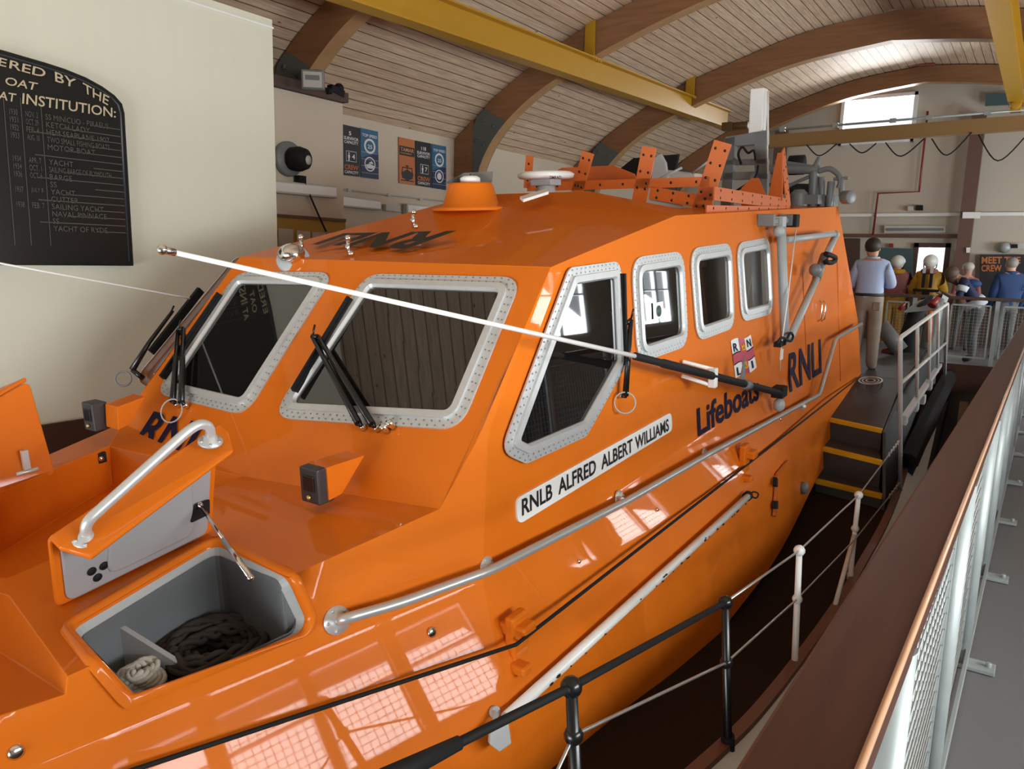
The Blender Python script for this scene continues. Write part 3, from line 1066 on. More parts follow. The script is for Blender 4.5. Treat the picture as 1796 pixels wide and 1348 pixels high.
def sidelight(q, mirrored=False):
    f_ = mirv if mirrored else (lambda p: p)
    br_, bx2, ln = MB(), MB(), MB()
    br_.prism([f_(V(p)) for p in q['side']], f_(V((0, .13, 0))))
    b = br_.build('light_bracket', ORANGE, boat, bevel=.004)
    c = V(q['box'])
    bx2.box(f_(c), (.085, .12, .16))
    bo = bx2.build('navigation_light', LIGHTBOX, b, bevel=.008)
    ln.box(f_(c + V((-.045, 0, .012))), (.008, .07, .07))
    ln.build('light_lens', BLACK, bo, bevel=.003)
    kn = MB(); kn.lathe([(.011, 0), (.011, .012), (.004, .016)], f_(c + V((-.043, 0, -.05))), (-1, 0, 0), 12)
    kn.build('brass_screw', mat('brass', (.6, .45, .2), .3, metal=.9), bo)


P_ = dict(side=[(-0.795, -0.790, 0.670), (-0.568, -0.790, 0.797), (-0.794, -0.790, 0.822)], box=(-0.801, -0.730, 0.730))
P_['side'] = [V((-0.799, -0.800, 0.663)), V((-0.726, -0.800, 0.670)), V((-0.577, -0.800, 0.806)), V((-0.798, -0.800, 0.812))]
sidelight(P_)
PS_ = dict(side=[mirv(V(p)) for p in ((-0.794, 1.030, 0.716), (-0.727, 1.030, 0.733), (-0.615, 1.030, 0.870), (-0.783, 1.030, 0.846))], box=mirv(V((-0.808, 1.100, 0.776))))
sidelight(PS_, True)

lt = MB(); lt.box(V((-0.867, 1.000, 0.557)), (.07, .02, .06)); lt.build('latch_pad', RUBBER, boat, bevel=.004)
lt = MB(); lt.lathe([(.014, 0), (.014, .012)], V((-0.868, 0.985, 0.557)), (-.3, -1, 0), 10); lt.build('latch_stud', CHROME, boat)

# ------------------------------------------------------------------ on the roof
sr = MB()
sc_ = V((0.330, 0.729, 1.559))
sr.lathe([(.05, 0), (.095, .01), (.105, .07), (.098, .09)], sc_ + V((.04, 0, -.02)), V((-.55, -.5, .65)), 22)
sro = sr.build('search_light', GREYP, boat)
s2 = MB(); s2.ball(sc_ + V((-.015, -.045, .06)), .085, 20, sc=(1, 1, .8)); s2.build('chrome_dome', CHROME, sro)
for p in ((0.425, 0.717, 1.615), (0.417, 0.281, 1.613), (1.032, 0.298, 1.759)):
    mb = MB(); p = V(p)
    mb.tube([p, p + V((0, 0, .10))], .012, 8)
    mb.ball(p + V((-.015, -.02, .105)), .02, 10); mb.ball(p + V((.01, .015, .05)), .018, 10); mb.ball(p + V((0, -.02, .012)), .02, 10)
    mb.build('deck_cleat', CHROME, boat)
tu = MB(); tc_ = V((1.750, 0.367, 1.897))
tu.lathe([(.285, 0), (.285, .02), (.215, .03), (.165, .185), (.155, .20), (.0, .205)], tc_ + V((0, 0, -.03)), (0, 0, 1), 32)
tuo = tu.build('compass_turret', ORANGE, boat)
t2 = MB(); t2.lathe([(.075, 0), (.075, .03), (.05, .045), (0, .047)], tc_ + V((0, 0, .175)), (0, 0, 1), 20); t2.build('white_dome', WHITE, tuo)
t3 = MB()
for sx, sy in ((-1, -1), (-1, 1), (1, 1), (1, -1)):
    t3.box(tc_ + V((sx * .0, 0, .23)), (.01, .01, .01))
t3.prism([tc_ + V((.06, .15, .17)), tc_ + V((.06, -.15, .17)), tc_ + V((.10, -.13, .25)), tc_ + V((.10, .13, .25))], (.01, 0, 0))
t3.prism([tc_ + V((-.10, .16, .17)), tc_ + V((.06, .15, .17)), tc_ + V((.10, .13, .25))], (0, .01, 0))
t3.build('spray_guard', MACH, tuo)
ra = MB(); rc_ = V((2.600, 0.245, 2.117))
ra.lathe([(.0, -.01), (.19, -.01), (.225, .0), (.235, .03), (.20, .05), (0, .058)], rc_ + V((0, 0, .0)), (0, 0, 1), 36)
rao = ra.build('radar_scanner', WHITE, boat)
ra2 = MB(); ra2.box(rc_ + V((0, 0, -.035)), (.16, .2, .05)); ra2.lathe([(.1, 0), (.07, .09)], rc_ + V((0, 0, -.15)), (0, 0, 1), 16); ra2.build('radar_pedestal', GREYP, rao, bevel=.006)
vx = V((2.400, -0.028, 2.111)) - V((2.400, 0.076, 2.115))
vx.normalize()
rt = MB(); rp_ = V((2.380, 0.011, 2.108))
text_line(rt, 'SIMRAD', rp_ + V((-.01, 0, -.014)), vx, V((0, 0, 1)), .026, width=.11, bold=.02, center=True)
rt.build('radar_lettering', BLACKT, rao, fix=False)
lp = MB(); lp.prism([V((1.753, -0.074, 1.929)) + V((0, 0, .01)), V((1.985, -0.148, 1.985)) + V((0, 0, .01)), V((1.890, -0.228, 1.962)) + V((0, 0, .01)), V((1.664, -0.163, 1.908)) + V((0, 0, .01))], (0, 0, .02))
lp.build('roof_light', WHITE, boat)

# perforated orange guard frame round the upper steering position
def flatbar(name, p, q, w, t=.012, up=(0, 1, 0), holes=True, parent=None):
    p, q = V(p), V(q)
    mb = MB()
    mb.bar(p, q, t, w, up=up) if False else None
    d = (q - p).normalized()
    u = V(up) - d * d.dot(V(up)); u.normalize()
    s_ = d.cross(u).normalized()
    for e in (p, q): pass
    vs = []
    for e in (p, q):
        for i, j in ((-1, -1), (1, -1), (1, 1), (-1, 1)): vs.append(e + s_ * (w / 2 * i) + u * (t / 2 * j))
    mb.add(vs, [(0, 1, 2, 3), (7, 6, 5, 4), (0, 4, 5, 1), (1, 5, 6, 2), (2, 6, 7, 3), (3, 7, 4, 0)])
    mb.mi = 1
    if holes:
        k = min(8, int((q - p).length / .11))
        for i in range(k):
            for sd in ((-.28, .28) if w > .09 else (0,)):
                c = p.lerp(q, (i + .5) / k) + s_ * (w * sd)
                for sg in (1, -1): mb.lathe([(.011, 0), (.011, .0015)], c + u * (sg * t / 2), u * sg, 8)
    return mb.build(name, [ORANGEM, BLACK], parent or boat)


FX = 3.0
gf = flatbar('guard_frame', (3.000, 0.693, 2.064), (3.000, -0.999, 2.056), .075, up=(1, 0, 0))
for a_, b_, w_ in (((3.000, 0.693, 2.054), (3.000, 0.664, 2.332), .075), ((3.000, 0.181, 2.001), (3.000, 0.071, 2.329), .11), ((3.000, -0.387, 1.832), (3.000, -0.486, 2.339), .125), ((3.000, -0.922, 1.808), (3.000, -1.090, 2.341), .14)):
    flatbar('guard_post', a_, b_, w_, up=(1, 0, 0), parent=gf)
flatbar('guard_post', (5.202, -1.000, 1.832), (4.865, -1.000, 2.378), .13, up=(0, 1, 0), parent=gf)
flatbar('guard_rail', (2.879, -1.080, 1.964), (5.031, -1.050, 1.877), .10, up=(0, 1, 0), parent=gf)
flatbar('guard_rail', (3.000, -0.500, 1.984), (3.000, -1.029, 1.889), .10, up=(1, 0, 0), parent=gf)
flatbar('guard_rail', (2.625, -1.120, 1.828), (4.793, -1.120, 1.802), .10, up=(0, 1, 0), parent=gf)
gs = MB(); gs.prism([V((3.400, 0.798, 2.062)), V((3.400, -0.206, 2.033)), V((3.400, -0.159, 2.155)), V((3.400, 0.047, 2.236)), V((3.400, 0.577, 2.239)), V((3.400, 0.639, 2.211))], (.02, 0, 0)); gs.build('spray_screen', ORANGEM, boat)
gw = MB(); gw.prism([V((4.600, -0.911, 1.844)), V((4.600, -1.002, 1.843)), V((4.600, -0.868, 2.123)), V((4.600, -0.803, 2.126)), V((4.600, -0.709, 2.034)), V((4.600, -0.719, 1.847))], (.02, 0, 0))
gw.prism([V((4.700, -0.930, 1.912)), V((4.700, -1.075, 1.909)), V((4.700, -1.049, 2.346)), V((4.700, -1.006, 2.349))], (.02, 0, 0))
gw.build('orange_bracket', ORANGEM, boat)
# white vent window under the frame
vn = MB(); vn.prism([V((3.020, -0.454, 1.831)), V((3.020, -0.815, 1.809)), V((3.020, -0.739, 1.925)), V((3.020, -0.516, 1.983))], (.01, 0, 0)); vn.build('wind_deflector', GREYP, boat)

# grey mast, aerials and gear on the after roof
ms = MB()
ms.prism([V((5.200, -0.292, 1.843)), V((5.200, -0.409, 1.841)), V((5.200, -0.421, 2.573)), V((5.200, -0.308, 2.557))], (.08, 0, 0))
ms.prism([V((5.200, -0.667, 1.837)), V((5.200, -0.795, 1.835)), V((5.200, -0.728, 2.596)), V((5.200, -0.608, 2.594))], (.08, 0, 0))
ms.prism([V((5.200, -0.294, 2.468)), V((5.200, -0.747, 2.475)), V((5.200, -0.739, 2.607)), V((5.200, -0.313, 2.568))], (.10, 0, 0))
ms.prism([V((5.200, -0.302, 2.284)), V((5.200, -0.758, 2.275)), V((5.200, -0.755, 2.331)), V((5.200, -0.299, 2.342))], (.09, 0, 0))
ms.prism([V((5.200, -0.272, 2.135)), V((5.200, -0.773, 2.129)), V((5.200, -0.768, 2.208)), V((5.200, -0.268, 2.217))], (.09, 0, 0))
mso = ms.build('aerial_mast', MACH, boat, bevel=.006)
cb = MB(); cb.tube(smooth_path([(5.150, -0.512, 2.284), (5.100, -0.494, 2.384), (5.100, -0.532, 2.449), (5.100, -0.593, 2.390), (5.100, -0.650, 2.409), (5.150, -0.656, 2.322)]), .012, 8)
cb.tube(smooth_path([(5.150, -0.688, 2.265), (5.100, -0.681, 2.153), (5.100, -0.569, 2.067), (5.100, -0.483, 2.018)]), .012, 8)
cb.build('mast_cable', RUBBER, mso)
wb = MB(); wc = V((5.300, -0.611, 2.800)); wb.box(wc, (.14, .14, .44)); wb.build('white_aerial_box', WHITE, boat, bevel=.01)
wr = MB(); wr.tube([(5.200, -0.724, 2.975), (5.200, -0.770, 2.180)], .006, 6)
wr.tube([(5.200, -0.734, 2.985), (5.200, -0.759, 2.457)], .006, 6); wr.build('aerial_lead', WHITE, mso)
ll = MB()
ll.prism([V((4.200, 0.056, 2.008)), V((4.200, -0.132, 2.072)), V((4.200, -0.091, 2.284)), V((4.200, -0.041, 2.366)), V((4.200, 0.028, 2.327))], (.05, 0, 0))
ll.tube([(4.200, 0.058, 2.094), (4.200, -0.266, 2.230)], .012, 8)
ll.tube([(4.300, -0.329, 2.178), (4.300, -0.526, 2.309)], .01, 8)
ll.build('folded_seat_frame', GREYP, boat)
tp = MB(); tp.prism([V((4.400, -0.045, 2.094)), V((4.400, -0.315, 2.107)), V((4.400, -0.312, 2.181)), V((4.400, -0.040, 2.224))], (.2, 0, 0)); tp.build('white_locker_top', PALE, boat)
bk = MB(); bk.prism([V((4.600, 0.671, 2.219)), V((4.600, -0.006, 2.121)), V((4.600, -0.058, 2.383)), V((4.600, 0.443, 2.370))], (.05, 0, 0)); bk.build('black_backrest', RUBBER, boat, bevel=.01)
# towing post, winch and rails at the after end of the roof
gz = MB()
gz.tube([(6.100, -0.487, 2.265), (6.100, -1.048, 2.241)], .05, 12)
gz.tube([(6.100, -0.577, 2.347), (6.100, -0.901, 2.289), (6.100, -1.024, 2.248)], .022, 10)
gz.tube([(6.100, -1.005, 1.831), (6.100, -1.002, 2.225), (6.100, -1.045, 2.372)], [.05, .05, .02], 12)
gz.tube([(6.100, -1.105, 1.848), (6.100, -1.083, 2.162)], .035, 12)
gz.tube([(6.100, -1.182, 1.847), (6.100, -1.187, 2.111)], .04, 12)
gz.tube(smooth_path([(6.100, -0.720, 2.065), (6.100, -0.839, 2.122), (6.100, -0.981, 2.178)]), .02, 8)
gz.tube(smooth_path([(6.100, -1.049, 2.223), (6.100, -1.160, 2.242), (6.100, -1.251, 2.180), (6.100, -1.281, 2.096), (6.100, -1.262, 2.037)]), .03, 10)
gz.tube([(6.100, -1.208, 2.134), (6.100, -1.358, 2.140)], .018, 8)
gz.tube([(6.100, -1.289, 2.143), (6.100, -1.303, 1.946)], .03, 10)
gz.lathe([(.07, 0), (.07, .1), (.03, .11)], (6.100, -1.327, 1.940), (-.5, -.8, 0), 16)
gz.lathe([(.09, 0), (.09, .14), (.05, .18)], (5.900, -0.910, 1.852), (0, 0, 1), 16)
gz.box((6.000, -0.951, 1.924), (.3, .35, .10))
gz.box((6.200, -1.131, 1.908), (.2, .2, .12))
gz.build('towing_gear', MACH, boat, bevel=.004)
gb = MB(); gb.tube([(6.200, -0.436, 2.062), (6.200, -0.942, 2.035)], .06, 12); gb.lathe([(.11, 0), (.11, .16)], (6.400, -0.653, 2.311), (0, -1, 0), 18); gb.build('canvas_roll', RUBBER, boat)

# ------------------------------------------------------------------ port davit (grey tubes folded on the side)
dvt = MB()
dvt.tube([(3.810, -1.331, 1.689), (3.831, -1.419, 0.710)], .040, 12)
dvo = dvt.build('davit', GREYP, boat)
for pts, r_ in (([(3.934, -1.341, 1.576), (5.595, -1.362, 1.572)], .030), ([(5.669, -1.364, 1.546), (5.283, -1.371, 1.358)], .034), ([(5.090, -1.380, 1.258), (3.954, -1.419, 0.712)], .034)):
    mb = MB(); mb.tube(pts, r_, 12); mb.build('davit_arm', GREYP, dvo)
mb = MB(); mb.ball((5.696, -1.363, 1.563), .04, 12); mb.build('davit_joint', GREYP, dvo)
mb = MB(); mb.ball((3.741, -1.334, 1.658), .05, 12); mb.box(V((3.850, -1.309, 1.717)), (.10, .08, .12)); mb.build('davit_joint', GREYP, dvo, bevel=.006)
mb = MB(); mb.box(V((3.925, -1.267, 1.739)), (.5, .10, .05)); mb.box(V((3.572, -1.276, 1.751)), (.04, .14, .10)); mb.box(V((4.200, -1.287, 1.738)), (.18, .12, .10)); mb.build('davit_bracket', MACH, dvo, bevel=.008)
mb = MB(); mb.box(V((4.161, -1.327, 1.734)), (.10, .10, .11)); mb.build('bracket_clamp', RUBBER, dvo, bevel=.008)
mb = MB(); mb.tube([(5.237, -1.370, 1.372), (4.905, -1.388, 1.173)], .042, 12); mb.ball((4.746, -1.409, 1.267), .06, 12); mb.build('davit_sleeve', MACH, dvo)
mb = MB(); mb.tube(smooth_path([(5.070, -1.417, 1.399), (5.167, -1.439, 1.383), (5.381, -1.442, 1.343), (5.305, -1.446, 1.308), (5.069, -1.445, 1.317), (5.043, -1.422, 1.346)]), .025, 8); mb.build('black_line_coil', RUBBER, dvo)
mb = MB(); mb.tube([(4.113, -1.374, 1.662), (3.741, -1.443, 1.116), (3.625, -1.447, 0.734), (3.721, -1.421, 0.478)], .005, 6); mb.build('white_lanyard', WHITE, dvo)
mb = MB(); mb.tube(smooth_path([(3.378, -1.474, 0.773), (3.542, -1.472, 0.797), (3.772, -1.477, 0.734), (3.863, -1.475, 0.760), (3.779, -1.471, 0.802), (3.602, -1.477, 0.735)]), .011, 8); mb.box(V((3.610, -1.437, 0.735)), (.16, .06, .04)); mb.build('davit_lashing', RUBBER, dvo)
mb = MB(); mb.box(V((3.650, -1.446, 0.637)), (.06, .01, .09)); mb.build('white_tag', WHITE, dvo)

# ------------------------------------------------------------------ folded whip aerials, port and starboard
an = MB()
a_tip, a_mid, a_end = V((-1.844, -1.500, 1.789)), V((0.700, -1.500, 1.114)), V((3.544, -1.500, 0.322))
an.tube([a_tip, a_mid], [.0065, .0125], 10)
ano = an.build('whip_aerial', WHITE, boat)
mb = MB(); mb.ball(a_tip, .0125, 12); mb.tube([a_tip, a_tip.lerp(a_mid, .012)], .009, 10); mb.build('aerial_tip', CHROME, ano)
mb = MB(); mb.tube([a_mid, a_mid.lerp(a_end, .12), a_mid.lerp(a_end, .13), a_end], [.022, .022, .027, .029], 10); mb.box(a_end + V((-.02, .02, .02)), (.14, .1, .09)); mb.build('aerial_sleeve', RUBBER, ano, bevel=.01)
mb = MB(); q = a_mid.lerp(a_end, .42); mb.bar(q + V((-.02, 0, .06)), q + V((-.02, 0, -.07)), .05, .05); mb.tube([q + V((-.02, 0, .05)), V((1.827, -1.285, 0.873)) + V((0, -.02, 0))], .014, 8); mb.tube([q + V((-.02, 0, -.06)), V((1.797, -1.293, 0.783)) + V((0, -.02, 0))], .014, 8); mb.build('aerial_clip', WHITE, ano, bevel=.006)
mb = MB(); q = a_mid.lerp(a_end, .66); mb.tube([q - (a_end - a_mid) * .02, q + (a_end - a_mid) * .02], .036, 10); mb.prism([q + V((-.06, .03, .0)), q + V((.06, .03, .0)), q + V((.03, .03, .2))], (0, .01, 0)); mb.build('aerial_cradle', MACH, ano)
mb = MB(); mb.ball(a_end + V((.0, .02, -.10)), .05, 12, sc=(1, 1, 1.2)); mb.build('aerial_base', GREYP, ano)
mb = MB(); mb.tube([V((-1.406, 1.500, 1.738)), V((0.097, 1.500, 1.323))], [.005, .007], 8); mb.build('whip_aerial', WHITE, boat)

# ------------------------------------------------------------------ stanchions and guard wires along the port deck edge
black_st = [((0.223, -2.200, 0.134), (0.379, -2.200, -0.743)), ((-1.136, -2.200, 0.486), (-1.100, -2.200, 0.029))]
white_st = [((1.519, -2.200, -0.126), (1.617, -2.200, -0.996)), ((3.420, -2.180, -0.403), (3.361, -2.180, -1.134))]


def stanchion(t, b, m, band):
    t, b = V(t), V(b)
    mb = MB()
    mb.tube([b, b.lerp(t, .1), b.lerp(t, .11), t], [.026, .026, .021, .018], 12)
    mb.ball(t, .034, 14)
    mb.ball(b.lerp(t, .62), .031, 14)
    o = mb.build('stanchion', m, boat)
    if band:
        r_ = MB(); r_.tube([b, b.lerp(t, .12)], .033, 12); r_.build('stanchion_boot', RUBBER, o)
    return o


for t, b in black_st: stanchion(t, b, BLACK, True)
for t, b in white_st: stanchion(t, b, WHITE, False)
brc = MB(); t, b = [V(p) for p in white_st[1]]
brc.tube([t.lerp(b, .45), V((2.695, -2.200, -1.070))], .018, 10); brc.build('stanchion_brace', WHITE, boat)
tops = [V((-1.971, -2.140, 0.675)), V(black_st[1][0]), V(black_st[0][0]), V(white_st[0][0]), V(white_st[1][0]), V((5.290, -2.200, -0.432))]
mids = [V((-1.449, -2.200, 0.107)), V(black_st[1][1]).lerp(V(black_st[1][0]), .62), V(black_st[0][1]).lerp(V(black_st[0][0]), .62), V(white_st[0][1]).lerp(V(white_st[0][0]), .62), V((3.323, -2.200, -0.740)), V((5.692, -2.200, -0.995))]
mb = MB(); mb.tube(tops[:3], .013, 8); mb.build('guard_rope', RUBBER, boat)
mb = MB(); mb.tube([tops[0], tops[0].lerp(tops[1], .42)], [.03, .018], 10); mb.build('rope_sleeve', RUBBER, boat)
mb = MB(); mb.tube(tops[2:], .0065, 8); mb.tube(mids, .006, 8); mb.build('guard_wire', STEEL, boat)
mb = MB()
for w_ in (tops, mids):
    a_, b_ = w_[-2], w_[-1]
    for k in range(5): mb.tube(ring_at(a_.lerp(b_, .70 + k * .06), (b_ - a_).cross(V((0, 0, 1) if k % 2 else (1, 0, .2))), .022, 10), .006, 6, closed=True)
mb.build('wire_shackle', STEEL, boat)

# navy after hull side with black rubber belting, seen beyond the steps
ah = MB()
g1 = [(6.456, -2.140, -0.936), (7.756, -2.120, -0.885), (9.617, -2.100, -0.811), (11.718, -2.060, -0.857), (14.745, -1.900, -1.214)]
g1 = smooth_path(g1, 4)
ah.add([p for p in g1] + [V((p.x, p.y - .09, p.z - .12)) for p in g1] + [V((p.x, p.y + .05, p.z - 1.6)) for p in g1], [(i + r_ * len(g1), i + 1 + r_ * len(g1), i + 1 + (r_ + 1) * len(g1), i + (r_ + 1) * len(g1)) for i in range(len(g1) - 1) for r_ in (0, 1)], True)
ah.poly([g1[0], V(g1[0]) + V((0, -.09, -.12)), V(g1[0]) + V((0, .05, -1.6)), V(g1[0]) + V((0, .3, -1.6)), V(g1[0]) + V((0, .25, 0))])
ah.build('after_hull_side', NAVY, boat)
bl_ = MB()
vs = []
for p in g1: vs += [V((p.x, p.y + .06, p.z + .03)), V((p.x, p.y - .05, p.z + .03)), V((p.x, p.y - .10, p.z - .01)), V((p.x, p.y - .13, p.z - .09)), V((p.x, p.y - .09, p.z - .13)), V((p.x, p.y + .06, p.z - .13))]
bl_.add(vs, [(i * 6 + k, i * 6 + (k + 1) % 6, (i + 1) * 6 + (k + 1) % 6, (i + 1) * 6 + k) for i in range(len(g1) - 1) for k in range(6)])
bl_.poly(vs[:6]); bl_.poly(vs[-6:])
bl_.build('rubber_belting', RUBBER, boat, bevel=.01)

# ------------------------------------------------------------------ boarding steps and after platform (stand on the side deck)
def TW(p): return boat_M @ V(p)


boat_M = Matrix.Translation(V((3.000, 3.220, 0.000))) @ Matrix.Rotation(-0.073922, 4, 'Y')
RAILW = mat('grey_white_rail_paint', (.58, .58, .56), .4)
steps = empty('boarding_steps', (3.000, 3.220, 0.000), (0, -0.073922, 0))
tag(steps, 'dark grey boarding steps with yellow edges and white handrail beside the hull', 'steps')
NL = [V((5.235, -1.480, -0.975)), V((5.530, -1.438, -0.695)), V((5.909, -1.405, -0.462))]
NR = [V((5.123, -2.113, -.973)), V((5.343, -2.047, -.695)), V((5.722, -1.969, -.462))]
for k_i in range(3): NR[k_i].z = NL[k_i].z
for i in range(3):
    l, r_ = NL[i] + V((0, .03, 0)), NR[i]
    nl = NL[i + 1] if i < 2 else None; nr_ = NR[i + 1] if i < 2 else None
    mb = MB()
    if i < 2:
        q = [l, r_, V((nr_.x, nr_.y, r_.z)), V((nl.x, nl.y + .03, l.z))]
    else:
        q = [l, r_, V((7.45, -1.90, -.267)), V((7.6, -1.36, -.267))]
        pf = MB(); pf.prism([V((7.45, -1.90, -.267)), V((10.2, -1.85, -.267)), V((10.2, -.9, -.267)), V((7.72, -.9, -.267)), V((7.6, -1.36, -.267))], (0, 0, -.5)); pf.build('after_platform', DGREY, steps)
    mb.prism(q, (0, 0, -.6))
    mb.build('step' if i < 2 else 'platform', DGREY, steps, bevel=.006)
    ny = MB()
    fd = V((1, 0, 0))
    ny.prism([l + V((-.012, 0, .004)), r_ + V((-.012, 0, .004)), r_ + V((.05, 0, .004)), l + V((.05, 0, .004))], (0, 0, -.045))
    ny.build('step_nosing', YELLOW, steps, bevel=.003)
mb = MB()
mb.prism([V((5.1, -2.12, -.99)), V((5.7, -1.98, -.48)), V((7.45, -1.91, -.28)), V((10.2, -1.86, -.28)), V((10.2, -1.86, -.9)), V((5.1, -2.12, -1.4))], (0, -.03, 0)); mb.build('side_panel', DGREY, steps)
# platform mat emblem
mb = MB()
c_ = V((7.232, -1.568, -0.267))
for ro_, ri_ in ((.17, .145), (.12, .105), (.07, .05)):
    a_ = [c_ + V((math.cos(k * PI / 14) * ro_ * 1.5, math.sin(k * PI / 14) * ro_ * .8, .003)) for k in range(28)]
    b_ = [c_ + V((math.cos(k * PI / 14) * ri_ * 1.5, math.sin(k * PI / 14) * ri_ * .8, .003)) for k in range(28)]
    mb.add(a_ + b_, [(k, (k + 1) % 28, 28 + (k + 1) % 28, 28 + k) for k in range(28)])
mb.build('mat_emblem', PALE, steps)
# white handrail on the outboard side
hp = [V((6.019, -2.190, -1.497)), V((4.735, -2.190, 0.682)), V((8.879, -2.160, 0.545))]
mb = MB(); mb.tube(bend_path([V((6.198, -2.190, -1.802)), hp[1], hp[2], V((9.572, -2.160, -0.549))], .05), .021, 12); hro = mb.build('handrail', RAILW, steps)
mb = MB(); mb.tube([(5.055, -2.190, 0.195), (9.311, -2.160, -0.049)], .017, 10); mb.build('mid_rail', RAILW, steps)
for a_, b_ in (((5.901, -2.180, 0.631), (6.536, -2.180, -0.346)), ((6.981, -2.170, 0.593), (7.622, -2.170, -0.353)), ((7.782, -2.170, 0.572), (8.429, -2.170, -0.313))):
    mb = MB(); mb.tube([a_, b_], .018, 10); mb.build('rail_upright', RAILW, steps)
mb = MB(); mb.bar((5.462, -2.190, -0.256), (8.730, -2.160, -0.274), .06, .05)
for p in ((5.464, -2.200, -0.255), (6.266, -2.200, -0.296), (6.825, -2.200, -0.339), (7.370, -2.200, -0.285)): mb.box(p, (.12, .06, .1))
mb.build('toe_rail', GREYP, steps, bevel=.006)

# boathook pole stowed on the topsides
bh = empty('boathook', (2.353, 1.615, -0.213))
tag(bh, 'long scuffed white pole held along the lower orange side of the lifeboat', 'pole')


def rel(p, o): return V(p) - V(o.location)


mb = MB(); q0, q1 = rel((2.357, 1.609, -0.202), bh), rel((5.329, 1.586, 0.005), bh)
mb.tube([q0, q0.lerp(q1, .5), q1], [.026, .026, .023], 14)
mb.build('pole', WHITESCR, bh)
mb = MB()
random.seed(9)
for k in range(26):
    t = random.random()
    c_ = q0.lerp(q1, t) + V((0, -.027, .012 * random.uniform(-1, 1)))
    mb.ball(c_, .004 + .006 * random.random(), 6, sc=(2.2, .5, .8))
mb.build('paint_chip', BLACK, bh)
mb = MB(); e_ = rel((5.367, 1.594, 0.003), bh); mb.tube([e_, e_.lerp(q0, .015)], .034, 12)
mb.tube(smooth_path([e_, rel((5.430, 1.577, 0.016), bh), rel((5.500, 1.563, -0.015), bh), rel((5.438, 1.560, -0.030), bh), rel((5.349, 1.576, 0.007), bh)]), .006, 6); mb.build('end_clamp', RUBBER, bh)
mb = MB(); sp = [rel(p, bh) for p in ((2.256, 1.624, -0.190), (2.339, 1.596, -0.198), (2.323, 1.569, -0.270), (2.261, 1.583, -0.279), (2.228, 1.608, -0.239))]
mb.prism(sp, (-.01, -.02, 0)); mb.tube([rel((2.334, 1.656, -0.181), bh), rel((2.282, 1.601, -0.202), bh)], .012, 8); mb.lathe([(.025, 0), (.025, .02)], rel((2.353, 1.673, -0.197), bh), (-.2, -1, .3), 14)
mb.build('end_bracket', GREYP, bh, bevel=.006)

# ropes in the locker
def coil(name, m, c, r, turns, tr, loc_n):
    c = V(c)
    mb = MB()
    pts = []
    for i in range(turns * 48):
        t = i / 48
        a_ = 2 * PI * t
        rr = r * (1 - .12 * (int(t) % 4)) + .012 * math.sin(a_ * 3 + t)
        pts.append(V((rr * math.cos(a_) * 1.15, rr * math.sin(a_), tr * .9 * (t / 2.0) + .01 * math.sin(a_ * 2))))
    # three-strand lay
    for s_ in range(3):
        sp_ = []
        for i, p in enumerate(pts):
            a_ = i * .62 + s_ * 2 * PI / 3
            sp_.append(p + V((math.cos(a_) * tr * .5, math.sin(a_) * tr * .5, math.sin(a_ + 1) * tr * .5)))
        mb.tube(sp_, tr * .5, 6)
    o = mb.build(name, m)
    o.location = c
    return o


tag(coil('rope_coil', ROPEB, TW((-1.40, -.80, .19)), .175, 10, .026, 0), 'dark brown twisted rope coiled in the open deck locker', 'rope')
tag(coil('rope_coil', ROPEW, TW((-1.70, -.80, .27)), .062, 8, .020, 0), 'off-white rope bundled in the small bay of the open locker', 'rope')

# ================================================================== the hall
YM = 2.4                                                # middle of the vault
YL, YR, XB, XF = 8.0, -3.2, 18.0, -6.2
CV = [(0, 5.58), (1.3, 5.43), (2.4, 5.13), (3.6, 4.73), (4.86, 4.05), (5.6, 3.49)]
CI = [(0, 5.12), (1.3, 4.97), (2.3, 4.72), (3.3, 4.38), (4.0, 4.08), (4.5, 3.76), (4.85, 3.42), (5.05, 3.1), (5.14, 2.8), (5.16, 2.4)]


def curve(tab, n=28):
    pts = smooth_path([V((0, d, z)) for d, z in tab], 6)
    return [(p.y, p.z) for p in pts]


cs = curve(CV)
section = [(YM - d, z) for d, z in cs[::-1]] + [(YM + d, z) for d, z in cs[1:]]
cm = MB()
cl = [0.0]
for (a, b), (c, d) in zip(section, section[1:]): cl.append(cl[-1] + math.hypot(c - a, d - b))
n = len(section)
cm.add([(XF, y, z) for y, z in section] + [(XB + .2, y, z) for y, z in section], [(i, i + 1, n + i + 1, n + i) for i in range(n - 1)], True)
ceil = cm.build('ceiling', CEIL, fix=False)
uv = ceil.data.uv_layers.new(name='UVMap')
for li, l in enumerate(ceil.data.loops):
    vi = l.vertex_index
    uv.data[li].uv = ((XB + .2 - XF if vi >= n else 0.0) - 1.06, cl[vi % n])
struct(ceil)


def slab(name, m, c, size, bevel=0):
    mb = MB()
    mb.box(c, size)
    return struct(mb.build(name, m, bevel=bevel))


